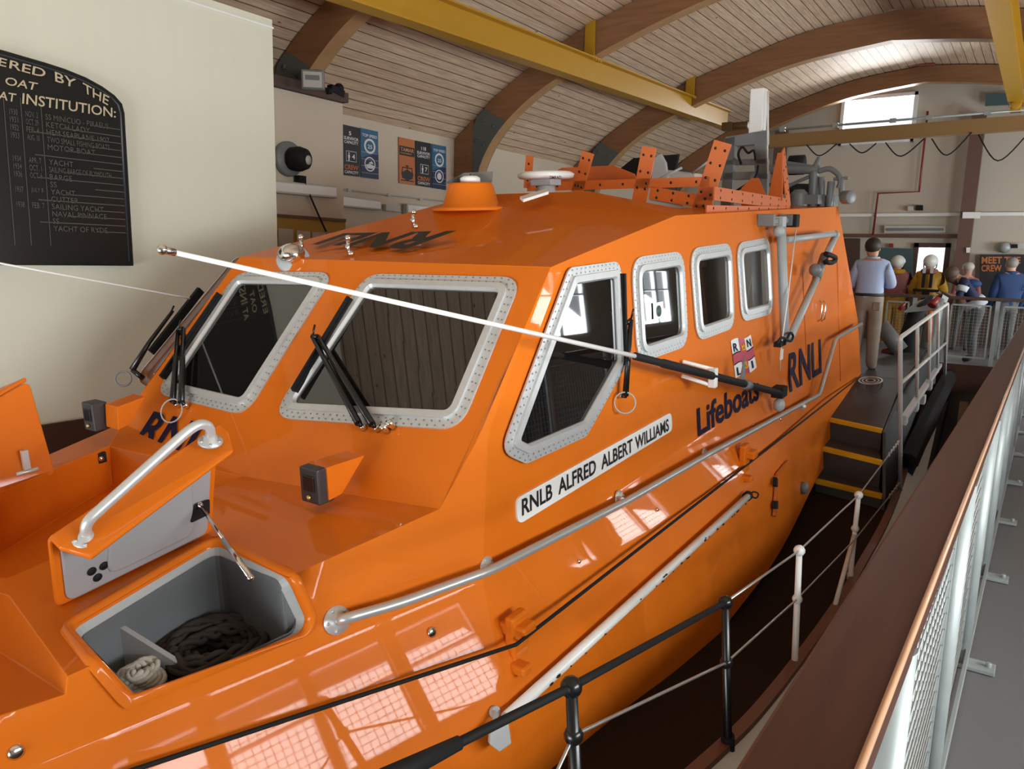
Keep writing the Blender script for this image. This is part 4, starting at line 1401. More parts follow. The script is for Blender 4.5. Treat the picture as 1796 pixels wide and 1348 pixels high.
slab('floor', FLOORM, (4.05, -1.47, -.15), (20.5, 3.5, .3))
slab('floor.001', FLOORM, (16.2, 2.4, -.02), (3.7, 11.2, .3))
slab('floor.002', PITM, (4.0, 3.1, -2.35), (20.6, 10.2, .3))
slab('wall_pit.001', DWOOD, (4.0, .26, -1.2), (20.4, .06, 2.2))
slab('floor.003', DWOOD, (4.0, 7.0, -.10), (20.4, 2.2, .2))
slab('trim_7', DWOOD, (17.96, 2.4, .52), (.06, 11.2, 1.04))
slab('trim_1', DWOOD, (4.05, .30, -.14), (20.5, .04, .30))
slab('trim_2', MAHOG, (14.34, 2.4, -.10), (.04, 11.1, .46))
slab('wall_pit', DWOOD, (14.42, 2.4, -1.2), (.08, 11.2, 2.2))
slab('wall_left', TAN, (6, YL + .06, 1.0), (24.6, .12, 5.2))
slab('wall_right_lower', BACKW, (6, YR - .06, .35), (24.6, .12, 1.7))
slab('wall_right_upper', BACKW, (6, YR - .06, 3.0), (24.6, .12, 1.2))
wn_ = 3
px_ = XF
for x0, x1 in ((.3, 4.1), (9.6, 12.4), (14.2, 16.2), (18.2, 18.2)):
    slab('wall_right_pier', BACKW, ((px_ + x0) / 2, YR - .06, 1.8), (x0 - px_, .12, 1.2))
    px_ = x1
    if x0 > 18: break
    mb = MB()
    for z in (1.2, 2.39): mb.box(((x0 + x1) / 2, YR - .03, z), (x1 - x0, .08, .07))
    k = 4 if x1 < 5 else 3
    for i in range(k + 1): mb.box((x0 + (x1 - x0) * i / k, YR - .03, 1.8), (.13, .08, 1.2))
    for i in range(k): mb.box((x0 + (x1 - x0) * (i + .5) / k, YR - .03, 1.95), ((x1 - x0) / k, .06, .03))
    w = mb.build('window_%d' % wn_, WINW)
    struct(w)
    wn_ += 1
# gable wall at the far end with its high window and glazed door
wz0, wz1, wy0, wy1 = 4.215, 5.18, 2.56, 4.01
dz1, dy0, dy1 = 2.17, 1.68, 2.33
gm = MB()
for (ya, yb, za, zb_) in ((YR, dy0, -.1, dz1), (dy1, YL, -.1, dz1), (YR, YL, dz1, wz0), (YR, wy0, wz0, wz1), (wy1, YL, wz0, wz1), (YR, YL, wz1, 5.7)):
    gm.box((XB + .06, (ya + yb) / 2, (za + zb_) / 2), (.12, yb - ya, zb_ - za))
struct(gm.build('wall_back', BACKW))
fm_ = MB()
for c, s_ in (((XF - .06, -2.0, .6), (.12, 2.6, 6.0)), ((XF - .06, 7.4, .6), (.12, 2.2, 6.0)), ((XF - .06, 2.4, 3.8), (.12, 11.4, 4.4))): fm_.box(c, s_)
struct(fm_.build('wall_front', BACKW))


def wframe(name, y0, y1, z0, z1, t, d, mullion=()):
    mb = MB()
    X = XB - .02
    for y in (y0, y1): mb.box((X, y, (z0 + z1) / 2), (d, t, z1 - z0 + t))
    for z in (z0, z1): mb.box((X, (y0 + y1) / 2, z), (d, y1 - y0 + t, t))
    for z in mullion: mb.box((X, (y0 + y1) / 2, z), (d, y1 - y0, t))
    o = mb.build(name, WINW if name.startswith('window') else DWOOD, bevel=.004)
    return struct(o)


PANE = bpy.data.materials.new('clear_pane')
PANE.use_nodes = True
_nt = PANE.node_tree
_nt.nodes.clear()
_o, _m, _t, _g, _f = [_nt.nodes.new('ShaderNode' + q) for q in ('OutputMaterial', 'MixShader', 'BsdfTransparent', 'BsdfGlossy', 'Fresnel')]
_g.inputs['Roughness'].default_value = 0.02
_nt.links.new(_f.outputs[0], _m.inputs[0]); _nt.links.new(_t.outputs[0], _m.inputs[1]); _nt.links.new(_g.outputs[0], _m.inputs[2]); _nt.links.new(_m.outputs[0], _o.inputs[0])
w1 = wframe('window_1', wy0 + .03, wy1 - .03, wz0 + .03, wz1 - .03, .07, .16)
mb = MB(); mb.poly([(XB + .05, wy0, wz0), (XB + .05, wy1, wz0), (XB + .05, wy1, wz1), (XB + .05, wy0, wz1)]); mb.build('pane', PANE, w1)
d1 = wframe('door_1', dy0 + .04, dy1 - .04, .06, dz1 - .04, .09, .14, (.75,))
mb = MB(); mb.poly([(XB + .05, dy0, .05), (XB + .05, dy1, .05), (XB + .05, dy1, dz1), (XB + .05, dy0, dz1)]); mb.build('pane', PANE, d1)

# nearer left wall and the partition behind it
y_n = 6.0
zt = V((4.742, 6.000, 3.631)).z
xe = V((4.745, 6.000, 2.721)).x
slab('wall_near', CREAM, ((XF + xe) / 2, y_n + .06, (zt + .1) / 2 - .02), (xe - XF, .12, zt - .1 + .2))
slab('trim_3', WHITE, ((XF + xe) / 2, y_n + .05, zt + .008), (xe - XF + .01, .13, .016))
slab('baseboard_left', SKIRT, ((XF + xe) / 2, y_n - .01, .19), (xe - XF, .03, .30))
pa, pb = V((5.539, 7.100, 3.348)), V((6.617, 7.100, 3.417))
slab('wall_partition', TAN, ((pa.x - 2 + pb.x) / 2, 7.17, pb.z / 2 - .02), (pb.x - pa.x + 2, .12, pb.z + .02))
slab('trim_4', DWOOD, ((pa.x - 2 + pb.x) / 2, 7.15, pb.z + .05), (pb.x - pa.x + 2.04, .24, .11))

# arched timbers, each with its steel knee plate and wall post
ci = curve(CI)


def arch(X, label, rise=0.0):
    e = empty('timber_arch', (X, YM, 0))
    tag(e, label, 'roof arch', 'curved roof timbers')
    w = .10
    for sg in (1, -1):
        up = [(d, z - .02) for d, z in cs if d <= 4.9] + [(5.22, 3.72), (5.22, 2.4)]
        lo = [(d, z + rise * max(0, 1 - (d / 4.6) ** 2)) for d, z in ci]
        m_ = MB()
        na, nb_ = 40, 40

        def resample(tab, k):
            L = [0]
            for p, q in zip(tab, tab[1:]): L.append(L[-1] + math.hypot(q[0] - p[0], q[1] - p[1]))
            out = []
            for i in range(k):
                t = L[-1] * i / (k - 1)
                j = min(max(int(np.searchsorted(L, t)), 1), len(tab) - 1)
                f = (t - L[j - 1]) / (L[j] - L[j - 1])
                out.append((tab[j - 1][0] + (tab[j][0] - tab[j - 1][0]) * f, tab[j - 1][1] + (tab[j][1] - tab[j - 1][1]) * f))
            return out
        U, Lw = resample(up, na), resample(lo, na)
        vs = []
        for (d1_, z1_), (d2_, z2_) in zip(U, Lw):
            vs += [V((-w, sg * d1_, z1_)), V((w, sg * d1_, z1_)), V((w, sg * d2_, z2_)), V((-w, sg * d2_, z2_))]
        for k in range(4):
            m_.mi = 1 if k == 2 else 0
            m_.add([vs[i * 4 + q] for i in range(na) for q in (k, (k + 1) % 4)], [(2 * i, 2 * i + 1, 2 * i + 3, 2 * i + 2) for i in range(na - 1)], True)
        m_.build('arch_rib', [GLULAM, GLULAME], e)
        pl = MB()
        i0, i1 = int(na * .77), na - 1
        for xx in (-w - .008, w + .008):
            pl.prism([V((xx, sg * U[i][0], U[i][1])) for i in range(i0, i1 + 1)] + [V((xx, sg * Lw[i][0], Lw[i][1])) for i in range(i1, i0 - 1, -1)], (.012 if xx < 0 else -.012, 0, 0))
        for i in (i0 + 1, i0 + 3, i0 + 6):
            for f in (.25, .75):
                c = V((-w - .01, sg * (U[i][0] * f + Lw[i][0] * (1 - f)), U[i][1] * f + Lw[i][1] * (1 - f)))
                pl.lathe([(.03, 0), (.03, .012)], c, (-1, 0, 0), 10)
        pl.build('knee_plate', PLATE, e)
        ps = MB()
        ps.prism([V((-w, sg * 5.22, -.2)), V((-w, sg * 5.585, -.2)), V((-w, sg * 5.585, 3.48)), V((-w, sg * 5.22, 3.76))], (2 * w, 0, 0))
        ps.build('wall_post', GLULAM, e)
    return e


arch(6.14, 'curved brown roof arch nearest the viewer, with a black knee plate and floodlight')
arch(9.9, 'second curved roof arch, its grey knee plate above the orange compass turret')
arch(13.66, 'third curved roof arch carrying the far hanger of the yellow beam')
arch(17.5, 'curved roof arch against the far gable, over the bright window', .13)
for yy, nm in ((V((17.800, 5.177, 4.511)).y, 'left'), (V((17.800, 1.433, 3.345)).y, 'right')):
    mb = MB(); mb.box((0, 0, 2.3), (.18, .24, 4.6))
    o = mb.build('timber_post', BWOOD); o.location = (17.75, yy, 0)
    tag(o, 'brown timber post on the far wall, %s' % ('left of the bright high window' if nm == 'left' else 'beside the meet the crew board'), 'post')

# overhead crane: runway beams, bridge, festoon cable
def ibeam(mb, p, q, w=.18, h=.30, t=.02):
    p, q = V(p), V(q)
    mb.bar(p + V((0, 0, h / 2)), q + V((0, 0, h / 2)), w, t)
    mb.bar(p - V((0, 0, h / 2)), q - V((0, 0, h / 2)), w, t)
    mb.bar(p, q, t, h)


h1_, h2_ = V((9.900, 5.577, 4.422)), V((13.600, 5.604, 4.566))
dr = (h2_ - h1_) / (h2_.x - h1_.x)
r0, r1 = h1_ + dr * (4.6 - h1_.x) , h1_ + dr * (15.5 - h1_.x)
rb = empty('runway_beam', r1)
tag(rb, 'long yellow steel beam hung from the roof arches above the lifeboat', 'crane beam', 'yellow crane runway beams')
mb = MB(); ibeam(mb, r0 - r1 - V((0, 0, .16)), V((0, 0, -.16)), .20, .32); mb.build('beam', BEAMY, rb)
for hp_ in (h1_, h2_):
    mb = MB(); c = hp_ - r1
    ibeam(mb, c + V((-.02, 0, .0)), c + V((-.02, 0, .62)), .16, .14) if False else None
    mb.box(c + V((-.12, 0, .28)), (.02, .16, .6)); mb.box(c + V((.06, 0, .28)), (.02, .16, .6)); mb.box(c + V((-.03, 0, .28)), (.18, .02, .6)); mb.box(c + V((-.03, 0, 0)), (.3, .2, .02))
    for k in range(4): mb.lathe([(.015, 0), (.015, .04)], c + V((-.14 + .07 * k, -.08, -.03)), (0, 0, 1), 8)
    mb.build('beam_hanger', BEAMY, rb)
e2_ = V((15.300, 0.731, 4.333))
rb2 = empty('runway_beam', e2_)
tag(rb2, 'yellow steel beam running overhead at the top right corner', 'crane beam', 'yellow crane runway beams')
mb = MB(); ibeam(mb, V((-13, 0, .16)), V((.3, 0, .16)), .22, .32); mb.build('beam', BEAMY, rb2)
mb = MB(); mb.box((-.05, 0, -.06), (.3, .16, .14)); mb.lathe([(.07, 0), (.07, .05)], (-.22, 0, -.06), (-1, 0, 0), 16); mb.build('end_carriage', BEAMY, rb2, bevel=.01)
b0, b1 = V((15.300, 4.895, 3.979)), V((15.300, 0.564, 4.018)) + V((0, -.4, .01))
cbm = empty('crane_bridge', b0)
tag(cbm, 'brown crane bridge beam crossing in front of the bright high window', 'crane beam')
mb = MB(); ibeam(mb, V((0, 0, 0)), b1 - b0, .16, .21); mb.bar(V((-.06, 0, 0)), b1 - b0 + V((-.06, 0, 0)), .03, .2); mb.build('bridge_beam', mat('bridge_brown', (.30, .17, .06), .5), cbm)
mb = MB(); mb.tube([V((-.1, 0, .19)), b1 - b0 + V((-.1, 0, .19))], .02, 8)
for t in (.1, .3, .5, .62, .8, .93): mb.box((b1 - b0) * t + V((-.1, 0, .19)), (.05, .10, .07))
mb.build('cable_track', GALV, cbm)
fs_ = MB()
fs_.tube(smooth_path([V((15.200, 3.955, 3.868)) - b0, V((15.200, 3.713, 3.661)) - b0, V((15.200, 3.423, 3.856)) - b0]), .012, 6)
fs_.tube(smooth_path([V((15.200, 3.208, 3.843)) - b0, V((15.200, 2.981, 3.672)) - b0, V((15.200, 2.761, 3.826)) - b0]), .012, 6)
fs_.tube(smooth_path([V((15.200, 2.613, 3.827)) - b0, V((15.200, 2.343, 3.580)) - b0, V((15.200, 2.007, 3.856)) - b0]), .012, 6)
fs_.tube(smooth_path([V((15.200, 1.894, 3.849)) - b0, V((15.200, 1.633, 3.562)) - b0, V((15.200, 1.311, 3.913)) - b0]), .012, 6)
fs_.tube(smooth_path([V((15.200, 1.208, 3.869)) - b0, V((15.200, 0.887, 3.433)) - b0, V((15.200, 0.538, 3.807)) - b0]), .012, 6)
fs_.build('festoon_cable', RUBBER, cbm)
mb = MB(); ho = V((14.400, 5.194, 4.164)); mb.box(ho, (.16, .2, .14)); mb.lathe([(.07, 0), (.07, .28)], ho + V((0, -.1, .0)), (0, -1, 0), 16)
o = mb.build('hoist', mat('hoist_dark', (.10, .05, .015), .5), bevel=.01); tag(o, 'small dark hoist at the far end of the yellow beam', 'hoist')

# far wall furniture
def plate_on(name, m, a, b, c, d, dx=-.04, parent=None, bevel=0):
    mb = MB(); mb.prism([V(a), V(b), V(c), V(d)], (dx, 0, 0))
    return mb.build(name, m, parent, bevel=bevel)


X_ = 17.96
def on_back(u0, v0, u1, v1):
    pass


struct(plate_on('trim_5', WHITE, (17.970, 3.884, 2.719), (17.970, 0.467, 2.711), (17.970, 0.474, 2.775), (17.970, 3.890, 2.779)))
struct(plate_on('trim_6', BWOOD, (17.970, 3.845, 2.280), (17.970, 1.428, 2.273), (17.970, 1.437, 2.351), (17.970, 3.851, 2.353), -.06))
o = plate_on('strip_light', PALE, (17.970, 2.921, 2.369), (17.970, 1.791, 2.384), (17.970, 1.805, 2.520), (17.970, 2.936, 2.522), -.08); tag(o, 'long unlit fluorescent fitting on the far wall above the glazed door', 'strip light')
mb = MB(); mb.prism([V((17.880, 2.867, 2.412)), V((17.880, 1.827, 2.425)), V((17.880, 1.832, 2.470)), V((17.880, 2.873, 2.471))], (-.02, 0, 0)); mb.build('tube', MACH, o)
mb = MB(); mb.tube([(17.900, 2.356, 4.778), (17.900, 2.351, 3.203), (17.900, 3.120, 3.189), (17.900, 3.138, 2.329)], .022, 8); o = mb.build('red_pipe', RED); tag(o, 'thin red pipe stepping down the far wall', 'pipe')
mb = MB(); mb.tube([(17.100, 3.230, 5.719), (17.300, 3.083, 5.573), (17.300, 2.239, 5.541)], .02, 8); o = mb.build('red_pipe', RED); tag(o, 'thin red pipe under the boarded ceiling above the high window', 'pipe')
for q, m_, lb in ((((17.970, 2.522, 2.823), (17.970, 2.416, 2.821), (17.970, 2.425, 2.913), (17.970, 2.531, 2.915)), PALE, 'small pale junction box on the far wall under the red pipe'), (((17.970, 2.375, 2.832), (17.970, 2.249, 2.831), (17.970, 2.259, 2.934), (17.970, 2.385, 2.936)), RUBBER, 'small black junction box on the far wall under the red pipe'),
                  (((17.900, 1.366, 4.791), (17.900, 0.917, 4.774), (17.900, 0.941, 4.983), (17.900, 1.370, 5.003)), TEAL, 'dark teal box high on the far wall at the right'), (((17.970, 2.793, 2.074), (17.970, 2.728, 2.075), (17.970, 2.736, 2.157), (17.970, 2.802, 2.157)), RED, 'little red fire alarm point left of the glazed door')):
    o = plate_on('wall_box', m_, *q, -.08); tag(o, lb, 'box')
mb = MB(); mb.prism([V((17.970, 3.566, 0.507)), V((17.970, 3.265, 0.527)), V((17.970, 3.392, 2.259)), V((17.970, 3.726, 2.256))], (-.05, 0, 0)); struct(mb.build('door_2', DWOOD))
o = plate_on('display_board', TEAL, (17.900, 2.893, 1.042), (17.900, 2.253, 1.073), (17.900, 2.340, 2.055), (17.900, 2.991, 2.069)); tag(o, 'dark grey display board on the far wall left of the glazed door', 'board')
o = plate_on('notice_panel', PALE, (17.900, 1.620, 1.679), (17.900, 1.440, 1.684), (17.900, 1.464, 2.011), (17.900, 1.654, 2.008)); tag(o, 'pale notice beside the glazed door', 'notice')
struct(plate_on('trim_8', WHITE, (17.650, 1.502, 2.647), (17.650, 1.203, 2.645), (17.650, 1.207, 2.764), (17.650, 1.505, 2.768)))
o = plate_on('switch_box', WHITE, (17.660, 1.364, 1.986), (17.660, 1.306, 1.987), (17.660, 1.307, 2.086), (17.660, 1.375, 2.085)); tag(o, 'small white switch on the timber post', 'switch')
o = plate_on('crew_board', PBLACK, (17.900, 1.044, 0.850), (17.900, 0.259, 0.897), (17.900, 0.382, 1.975), (17.900, 1.145, 1.961)); tag(o, 'black board headed meet the crew in orange letters on the far wall', 'board')
mb = MB()
text_quad(mb, 'MEET THE', (17.850, 1.098, 1.783), (17.850, 0.453, 1.799), (17.850, 0.467, 1.929), (17.850, 1.108, 1.916), (-.005, 0, 0), .03)
text_quad(mb, 'CREW', (17.850, 1.086, 1.627), (17.850, 0.743, 1.638), (17.850, 0.757, 1.764), (17.850, 1.095, 1.755), (-.005, 0, 0), .03)
mb.build('board_lettering', PORANGE, o, fix=False)
mb = MB(); mb.lathe([(.09, 0), (.11, .08), (.08, .16)], (17.970, 0.742, 2.102), (-1, 0, 0), 14); o = mb.build('wall_lamp', GALV); tag(o, 'round grey lamp on the far wall above the crew board', 'lamp')
o = plate_on('emergency_light', PALE, (17.950, 0.636, 2.081), (17.950, 0.432, 2.084), (17.950, 0.443, 2.181), (17.950, 0.647, 2.179), -.1); tag(o, 'twin emergency light right of the round lamp on the far wall', 'light')
mb = MB(); mb.prism([V((17.840, 0.633, 2.089)), V((17.840, 0.531, 2.091)), V((17.840, 0.540, 2.166)), V((17.840, 0.642, 2.165))], (-.02, 0, 0)); mb.build('dark_lens', RUBBER, o)

# left wall: banners, strip lights, conduit
def poster(m, q, label):
    mb = MB(); mb.prism([V(p) for p in q], (0, -.012, 0))
    o = mb.build('banner', m)
    tag(o, label, 'banner', 'banners on the left wall')
    return o


def pq(q, u, v): return bil([V(q[3]), V(q[2]), V(q[1]), V(q[0])], u, v) + V((0, -.0165 - .0015 * v, 0))


def ptext(o, q, items, m):
    for s_, u0, u1, v0, v1 in items:
        mb = MB(); text_quad(mb, s_, pq(q, u0, v0), pq(q, u1, v0), pq(q, u1, v1), pq(q, u0, v1), (0, 0, 0), .02)
        r = mb.build('banner_lettering', m, o, fix=False)
    return r


def pring(mb, q, u, v, ru, rv, th, n=28):
    a = [pq(q, u + ru * math.cos(2 * PI * k / n), v + rv * math.sin(2 * PI * k / n)) for k in range(n)]
    b = [pq(q, u + (ru - th) * math.cos(2 * PI * k / n), v + (rv - th * rv / ru) * math.sin(2 * PI * k / n)) for k in range(n)]
    mb.add(a + b, [(k, (k + 1) % n, n + (k + 1) % n, n + k) for k in range(n)])


def pperson(mb, q, u, v, s_):
    c = [(0, .0), (.03, 0), (.03, .05), (.05, .05), (.05, .11), (-.05, .11), (-.05, .05), (-.03, .05), (-.03, 0)]
    mb.poly([pq(q, u + a * s_, v + b * s_) for a, b in c])
    mb.add([pq(q, u + .032 * s_ * math.cos(k * .524), v + .135 * s_ + .018 * s_ * math.sin(k * .524)) for k in range(12)], [tuple(range(12))])


BQ = [(((7.382, 7.990, 3.358), (7.730, 7.990, 3.354), (7.727, 7.990, 2.705), (7.378, 7.990, 2.700)), ((7.746, 7.990, 3.361), (8.086, 7.990, 3.357), (8.095, 7.990, 2.706), (7.751, 7.990, 2.703)), 0),
      (((8.874, 7.990, 3.343), (9.217, 7.990, 3.347), (9.232, 7.990, 2.690), (8.892, 7.990, 2.694)), ((9.244, 7.990, 3.346), (9.585, 7.990, 3.348), (9.590, 7.990, 2.686), (9.259, 7.990, 2.688)), 1)]
for bq, uq, i in BQ:
    o = poster(PBLACK, bq, ('black survivor and crew capacity banner half hidden by the partition', 'black survivor and crew capacity banner right of the orange one')[i])
    u0 = .16 if i == 0 else .06
    ptext(o, bq, [(('5', '118')[i], .42 if i == 0 else .34, .54 if i == 0 else .66, .81, .89), ('SURVIVOR', u0, .93, .715, .78), ('CAPACITY', u0 + .02, .92, .64, .70), (('4', '7')[i], .58, .74, .34, .44), ('CAPACITY', u0 + .03, .92, .04, .10)], PWHITE)
    mb = MB()
    text_quad(mb, 'CREW', pq(bq, u0 + .02, .12), pq(bq, .92, .12), pq(bq, .92, .22), pq(bq, u0 + .02, .22), (0, 0, 0), .03)
    mb.build('orange_lettering', PORANGE, o, fix=False)
    mb = MB(); pperson(mb, bq, .42, .30, 1.1)
    for a_, b_, c_, d_ in ((.27, .82, .285, .295), (.27, .82, .485, .495), (.27, .285, .285, .495), (.805, .82, .285, .495)): mb.poly([pq(bq, a_, c_), pq(bq, b_, c_), pq(bq, b_, d_), pq(bq, a_, d_)])
    mb.build('pictogram', PWHITE, o, fix=False)
    o = poster(PBLUE, uq, ('blue top speed banner beside the partition', 'blue top speed banner nearest the timber post')[i])
    mb = MB(); mb.poly([pq(uq, 0, 0), pq(uq, 1, 0), pq(uq, 1, .55), pq(uq, 0, .40)]); nv = mb.build('navy_half', PNAVY, o, fix=False)
    nv.location = (0, .002, 0)
    ptext(o, uq, [('TOP SPEED', .08, .92, .84, .90), ('25', .38, .64, .61, .69)], PWHITE)
    mb = MB(); pring(mb, uq, .5, .66, .32, .155, .09); pring(mb, uq, .5, .29, .31, .15, .05)
    if i == 0:
        mb.poly([pq(uq, .26, .27), pq(uq, .5, .30), pq(uq, .76, .26), pq(uq, .68, .20), pq(uq, .34, .20)]); mb.poly([pq(uq, .42, .31), pq(uq, .6, .36), pq(uq, .7, .30)])
    else:
        mb.poly([pq(uq, .5 + .16 * math.cos(k * .524), .29 + .08 * math.sin(k * .524)) for k in range(12)])
    for k in range(4): mb.poly([pq(uq, .02, .10 + .14 * k), pq(uq, .98, .10 + .14 * k), pq(uq, .98, .104 + .14 * k), pq(uq, .02, .104 + .14 * k)])
    mb.build('pictogram', PWHITE, o, fix=False)
oq = ((8.511, 7.990, 3.346), (8.849, 7.990, 3.344), (8.866, 7.990, 2.692), (8.524, 7.990, 2.694))
o = poster(PORANGE, oq, 'orange banner with a dark boat seen from ahead, headed tamar')
mb = MB(); mb.poly([pq(oq, .02, .62), pq(oq, .98, .62), pq(oq, .98, .82), pq(oq, .02, .82)])
mb.poly([pq(oq, u, v) for u, v in ((.18, .13), (.5, .08), (.82, .13), (.90, .24), (.5, .33), (.12, .24))])
for a_, b_ in (((.16, .24), (.2, .36)), ((.2, .36), (.8, .36)), ((.8, .36), (.84, .24)), ((.5, .36), (.5, .42)), ((.4, .40), (.6, .40)), ((.5, .33), (.5, .36))):
    mb.tube([pq(oq, *a_), pq(oq, *b_)], .006, 4)
mb.tube([pq(oq, .1 + .1 * k, .07 + (.015 if k % 2 else 0)) for k in range(9)], .006, 4)
bd = mb.build('boat_silhouette', PBLACK, o, fix=False); bd.location = (0, .002, 0)
ptext(o, oq, [('TAMAR', .07, .93, .71, .79), ('CLASS LIFEBOAT', .07, .80, .655, .685)], mat('poster_orange_letters', (.62, .30, .12), .5))


def striplight(q, label):
    q = [V(p) for p in q]
    e = MB(); e.prism(q, (0, -.09, 0))
    o = e.build('strip_light', PALE, bevel=.01)
    tag(o, label, 'strip light')
    mb = MB(); i_ = inset(q, .02); mb.prism([p + V((0, -.085, 0)) for p in i_], (0, -.012, 0)); mb.build('diffuser', WHITE, o, bevel=.004)
    return o


striplight(((7.298, 7.980, 2.424), (8.061, 7.980, 2.406), (8.066, 7.980, 2.271), (7.296, 7.980, 2.274)), 'white strip light on the left wall below the left pair of banners')
striplight(((8.594, 7.980, 2.404), (9.711, 7.980, 2.403), (9.714, 7.980, 2.260), (8.594, 7.980, 2.255)), 'white strip light partly behind the orange roof, below the right banners')
striplight(((5.502, 7.090, 2.417), (6.423, 7.090, 2.432), (6.421, 7.090, 2.293), (5.497, 7.090, 2.283)), 'grey strip light on the partition under the round sounder')
mb = MB(); mb.prism([V((8.187, 7.980, 2.367)), V((8.496, 7.980, 2.364)), V((8.496, 7.980, 2.274)), V((8.187, 7.980, 2.278))], (0, -.06, 0)); o = mb.build('wall_box', PALE, bevel=.005); tag(o, 'pale box between the two strip lights on the left wall', 'box')
mb = MB(); mb.tube([(7.392, 7.970, 2.506), (9.555, 7.970, 2.507)], .012, 8)
for p in ((7.507, 7.960, 2.508), (8.284, 7.960, 2.502), (8.976, 7.960, 2.498)): mb.box(p, (.06, .03, .04))
o = mb.build('conduit', PALE); tag(o, 'thin cream conduit along the left wall below the banners', 'conduit')
# sounder with its cable, noticeboards, floodlight and camera on the partition
sn = V((5.777, 7.090, 2.671))
sd = MB(); sd.lathe([(.19, 0), (.19, .03), (.17, .05)], sn, (0, -1, 0), 28); so_ = sd.build('alarm_sounder', MACH); tag(so_, 'round black sounder on a grey disc on the partition wall', 'sounder')
mb = MB(); mb.lathe([(.06, .0), (.125, .02), (.135, .12), (.11, .2), (.085, .22)], sn + V((0.01, -.04, 0)), (.25, -1, -.02), 24); mb.build('sounder_horn', RUBBER, so_)
mb = MB(); mb.lathe([(.05, .262), (.05, .27)], sn + V((0.005, 0, -.01)), (.25, -1, -.02), 18); mb.build('sounder_badge', PALE, so_)
mb = MB(); mb.box(sn + V((.12, -.06, -.21)), (.10, .08, .08)); mb.tube(smooth_path([sn + V((.15, -.08, -.22)), (6.071, 7.000, 2.175), (6.192, 6.950, 1.897)]), .011, 8); mb.build('sounder_cable', RUBBER, so_)
nb1 = MB(); nb1.prism([V((5.490, 7.090, 2.045)), V((6.599, 7.090, 2.043)), V((6.591, 7.090, 1.475)), V((5.472, 7.090, 1.470))], (0, -.03, 0)); o = nb1.build('noticeboard', NOTICE); tag(o, 'mustard framed noticeboard low on the partition', 'noticeboard')
mb = MB(); mb.prism([V((5.483, 7.080, 2.063)), V((6.590, 7.080, 2.063)), V((6.589, 7.080, 2.029)), V((5.482, 7.080, 2.032))], (0, -.04, 0)); mb.build('board_frame', BWOOD, o)
mb = MB()
for a_, b_ in ((490, 514), (522, 546), (549, 573), (578, 600)): mb.prism([V(p) for p in {490: ((5.591, 7.050, 1.909), (5.796, 7.050, 1.906), (5.789, 7.050, 1.664), (5.584, 7.050, 1.660)), 522: ((5.844, 7.050, 1.895), (6.041, 7.050, 1.891), (6.036, 7.050, 1.670), (5.838, 7.050, 1.665)), 549: ((6.066, 7.050, 1.892), (6.272, 7.050, 1.887), (6.268, 7.050, 1.675), (6.061, 7.050, 1.670)), 578: ((6.316, 7.050, 1.889), (6.523, 7.050, 1.884), (6.520, 7.050, 1.681), (6.312, 7.050, 1.676))}[a_]], (0, -.006, 0))
mb.build('pinned_sheet', PALE, o)
fl_ = V((5.900, 6.798, 3.504)); mb = MB(); Mr = Matrix.Rotation(.75, 3, 'Z') @ Matrix.Rotation(-.15, 3, 'Y')
mb.box(fl_, (.10, .24, .20), Mr); o = mb.build('floodlight', MACH, bevel=.012); tag(o, 'rectangular floodlight under the black knee plate of the nearest arch', 'floodlight')
mb = MB(); mb.box(fl_ + Mr @ V((-.052, 0, .0)), (.012, .20, .16), Mr); lens = mb.build('lamp_glass', PALE, o, bevel=.004)
mb = MB(); mb.box(fl_ + Mr @ V((-.06, 0, .02)), (.006, .15, .05), Mr); mb.build('lamp_tube', MACH, o)
mb = MB(); mb.bar(fl_ + V((.04, .02, .05)), fl_ + V((.16, .12, .14)), .05, .03); mb.build('lamp_bracket', MACH, o)
cmr = V((6.466, 7.060, 3.515)); mb = MB(); mb.box(cmr, (.20, .09, .08), Matrix.Rotation(.2, 3, 'Y')); mb.ball(cmr + V((.05, 0, .04)), .06, 12); mb.lathe([(.035, 0), (.035, .08)], cmr + V((-.1, -.02, -.02)), (-1, -.3, -.2), 12); mb.tube([cmr + V((-.1, 0, -.02)), cmr + V((-.25, .02, -.02)), cmr + V((-.3, .02, -.08))], .008, 6)
o = mb.build('wall_camera', RUBBER, bevel=.005); tag(o, 'small black camera on top of the partition at its right end', 'camera')

# honours board on the nearer wall
yb = 5.985
bp = [V(p) for p in ((3.305, 5.985, 1.511), (3.300, 5.985, 2.663), (3.284, 5.985, 2.732), (3.230, 5.985, 2.785), (3.141, 5.985, 2.832), (3.023, 5.985, 2.873), (2.879, 5.985, 2.902), (2.743, 5.985, 2.918), (2.610, 5.985, 2.929), (2.484, 5.985, 2.940), (2.157, 5.985, 2.948))]
zb0 = bp[0].z
xl = bp[-1].x - .9
bpts = bp + [V((xl, yb, bp[-1].z - .02)), V((xl, yb, zb0))]
bb = MB(); bb.prism(bpts, (0, -.05, 0))
hb_ = bb.build('honours_board', BOARD, bevel=.006)
tag(hb_, 'big black arched honours board with gilt lettering on the cream wall', 'board')
edge = MB(); edge.tube([p + V((0, -.052, 0)) for p in inset(bpts, .035)[:-1]], .007, 6); edge.build('board_beading', mat('board_edge', (.03, .04, .05), .3), hb_)
mb = MB(); of = (0, -.058, 0)
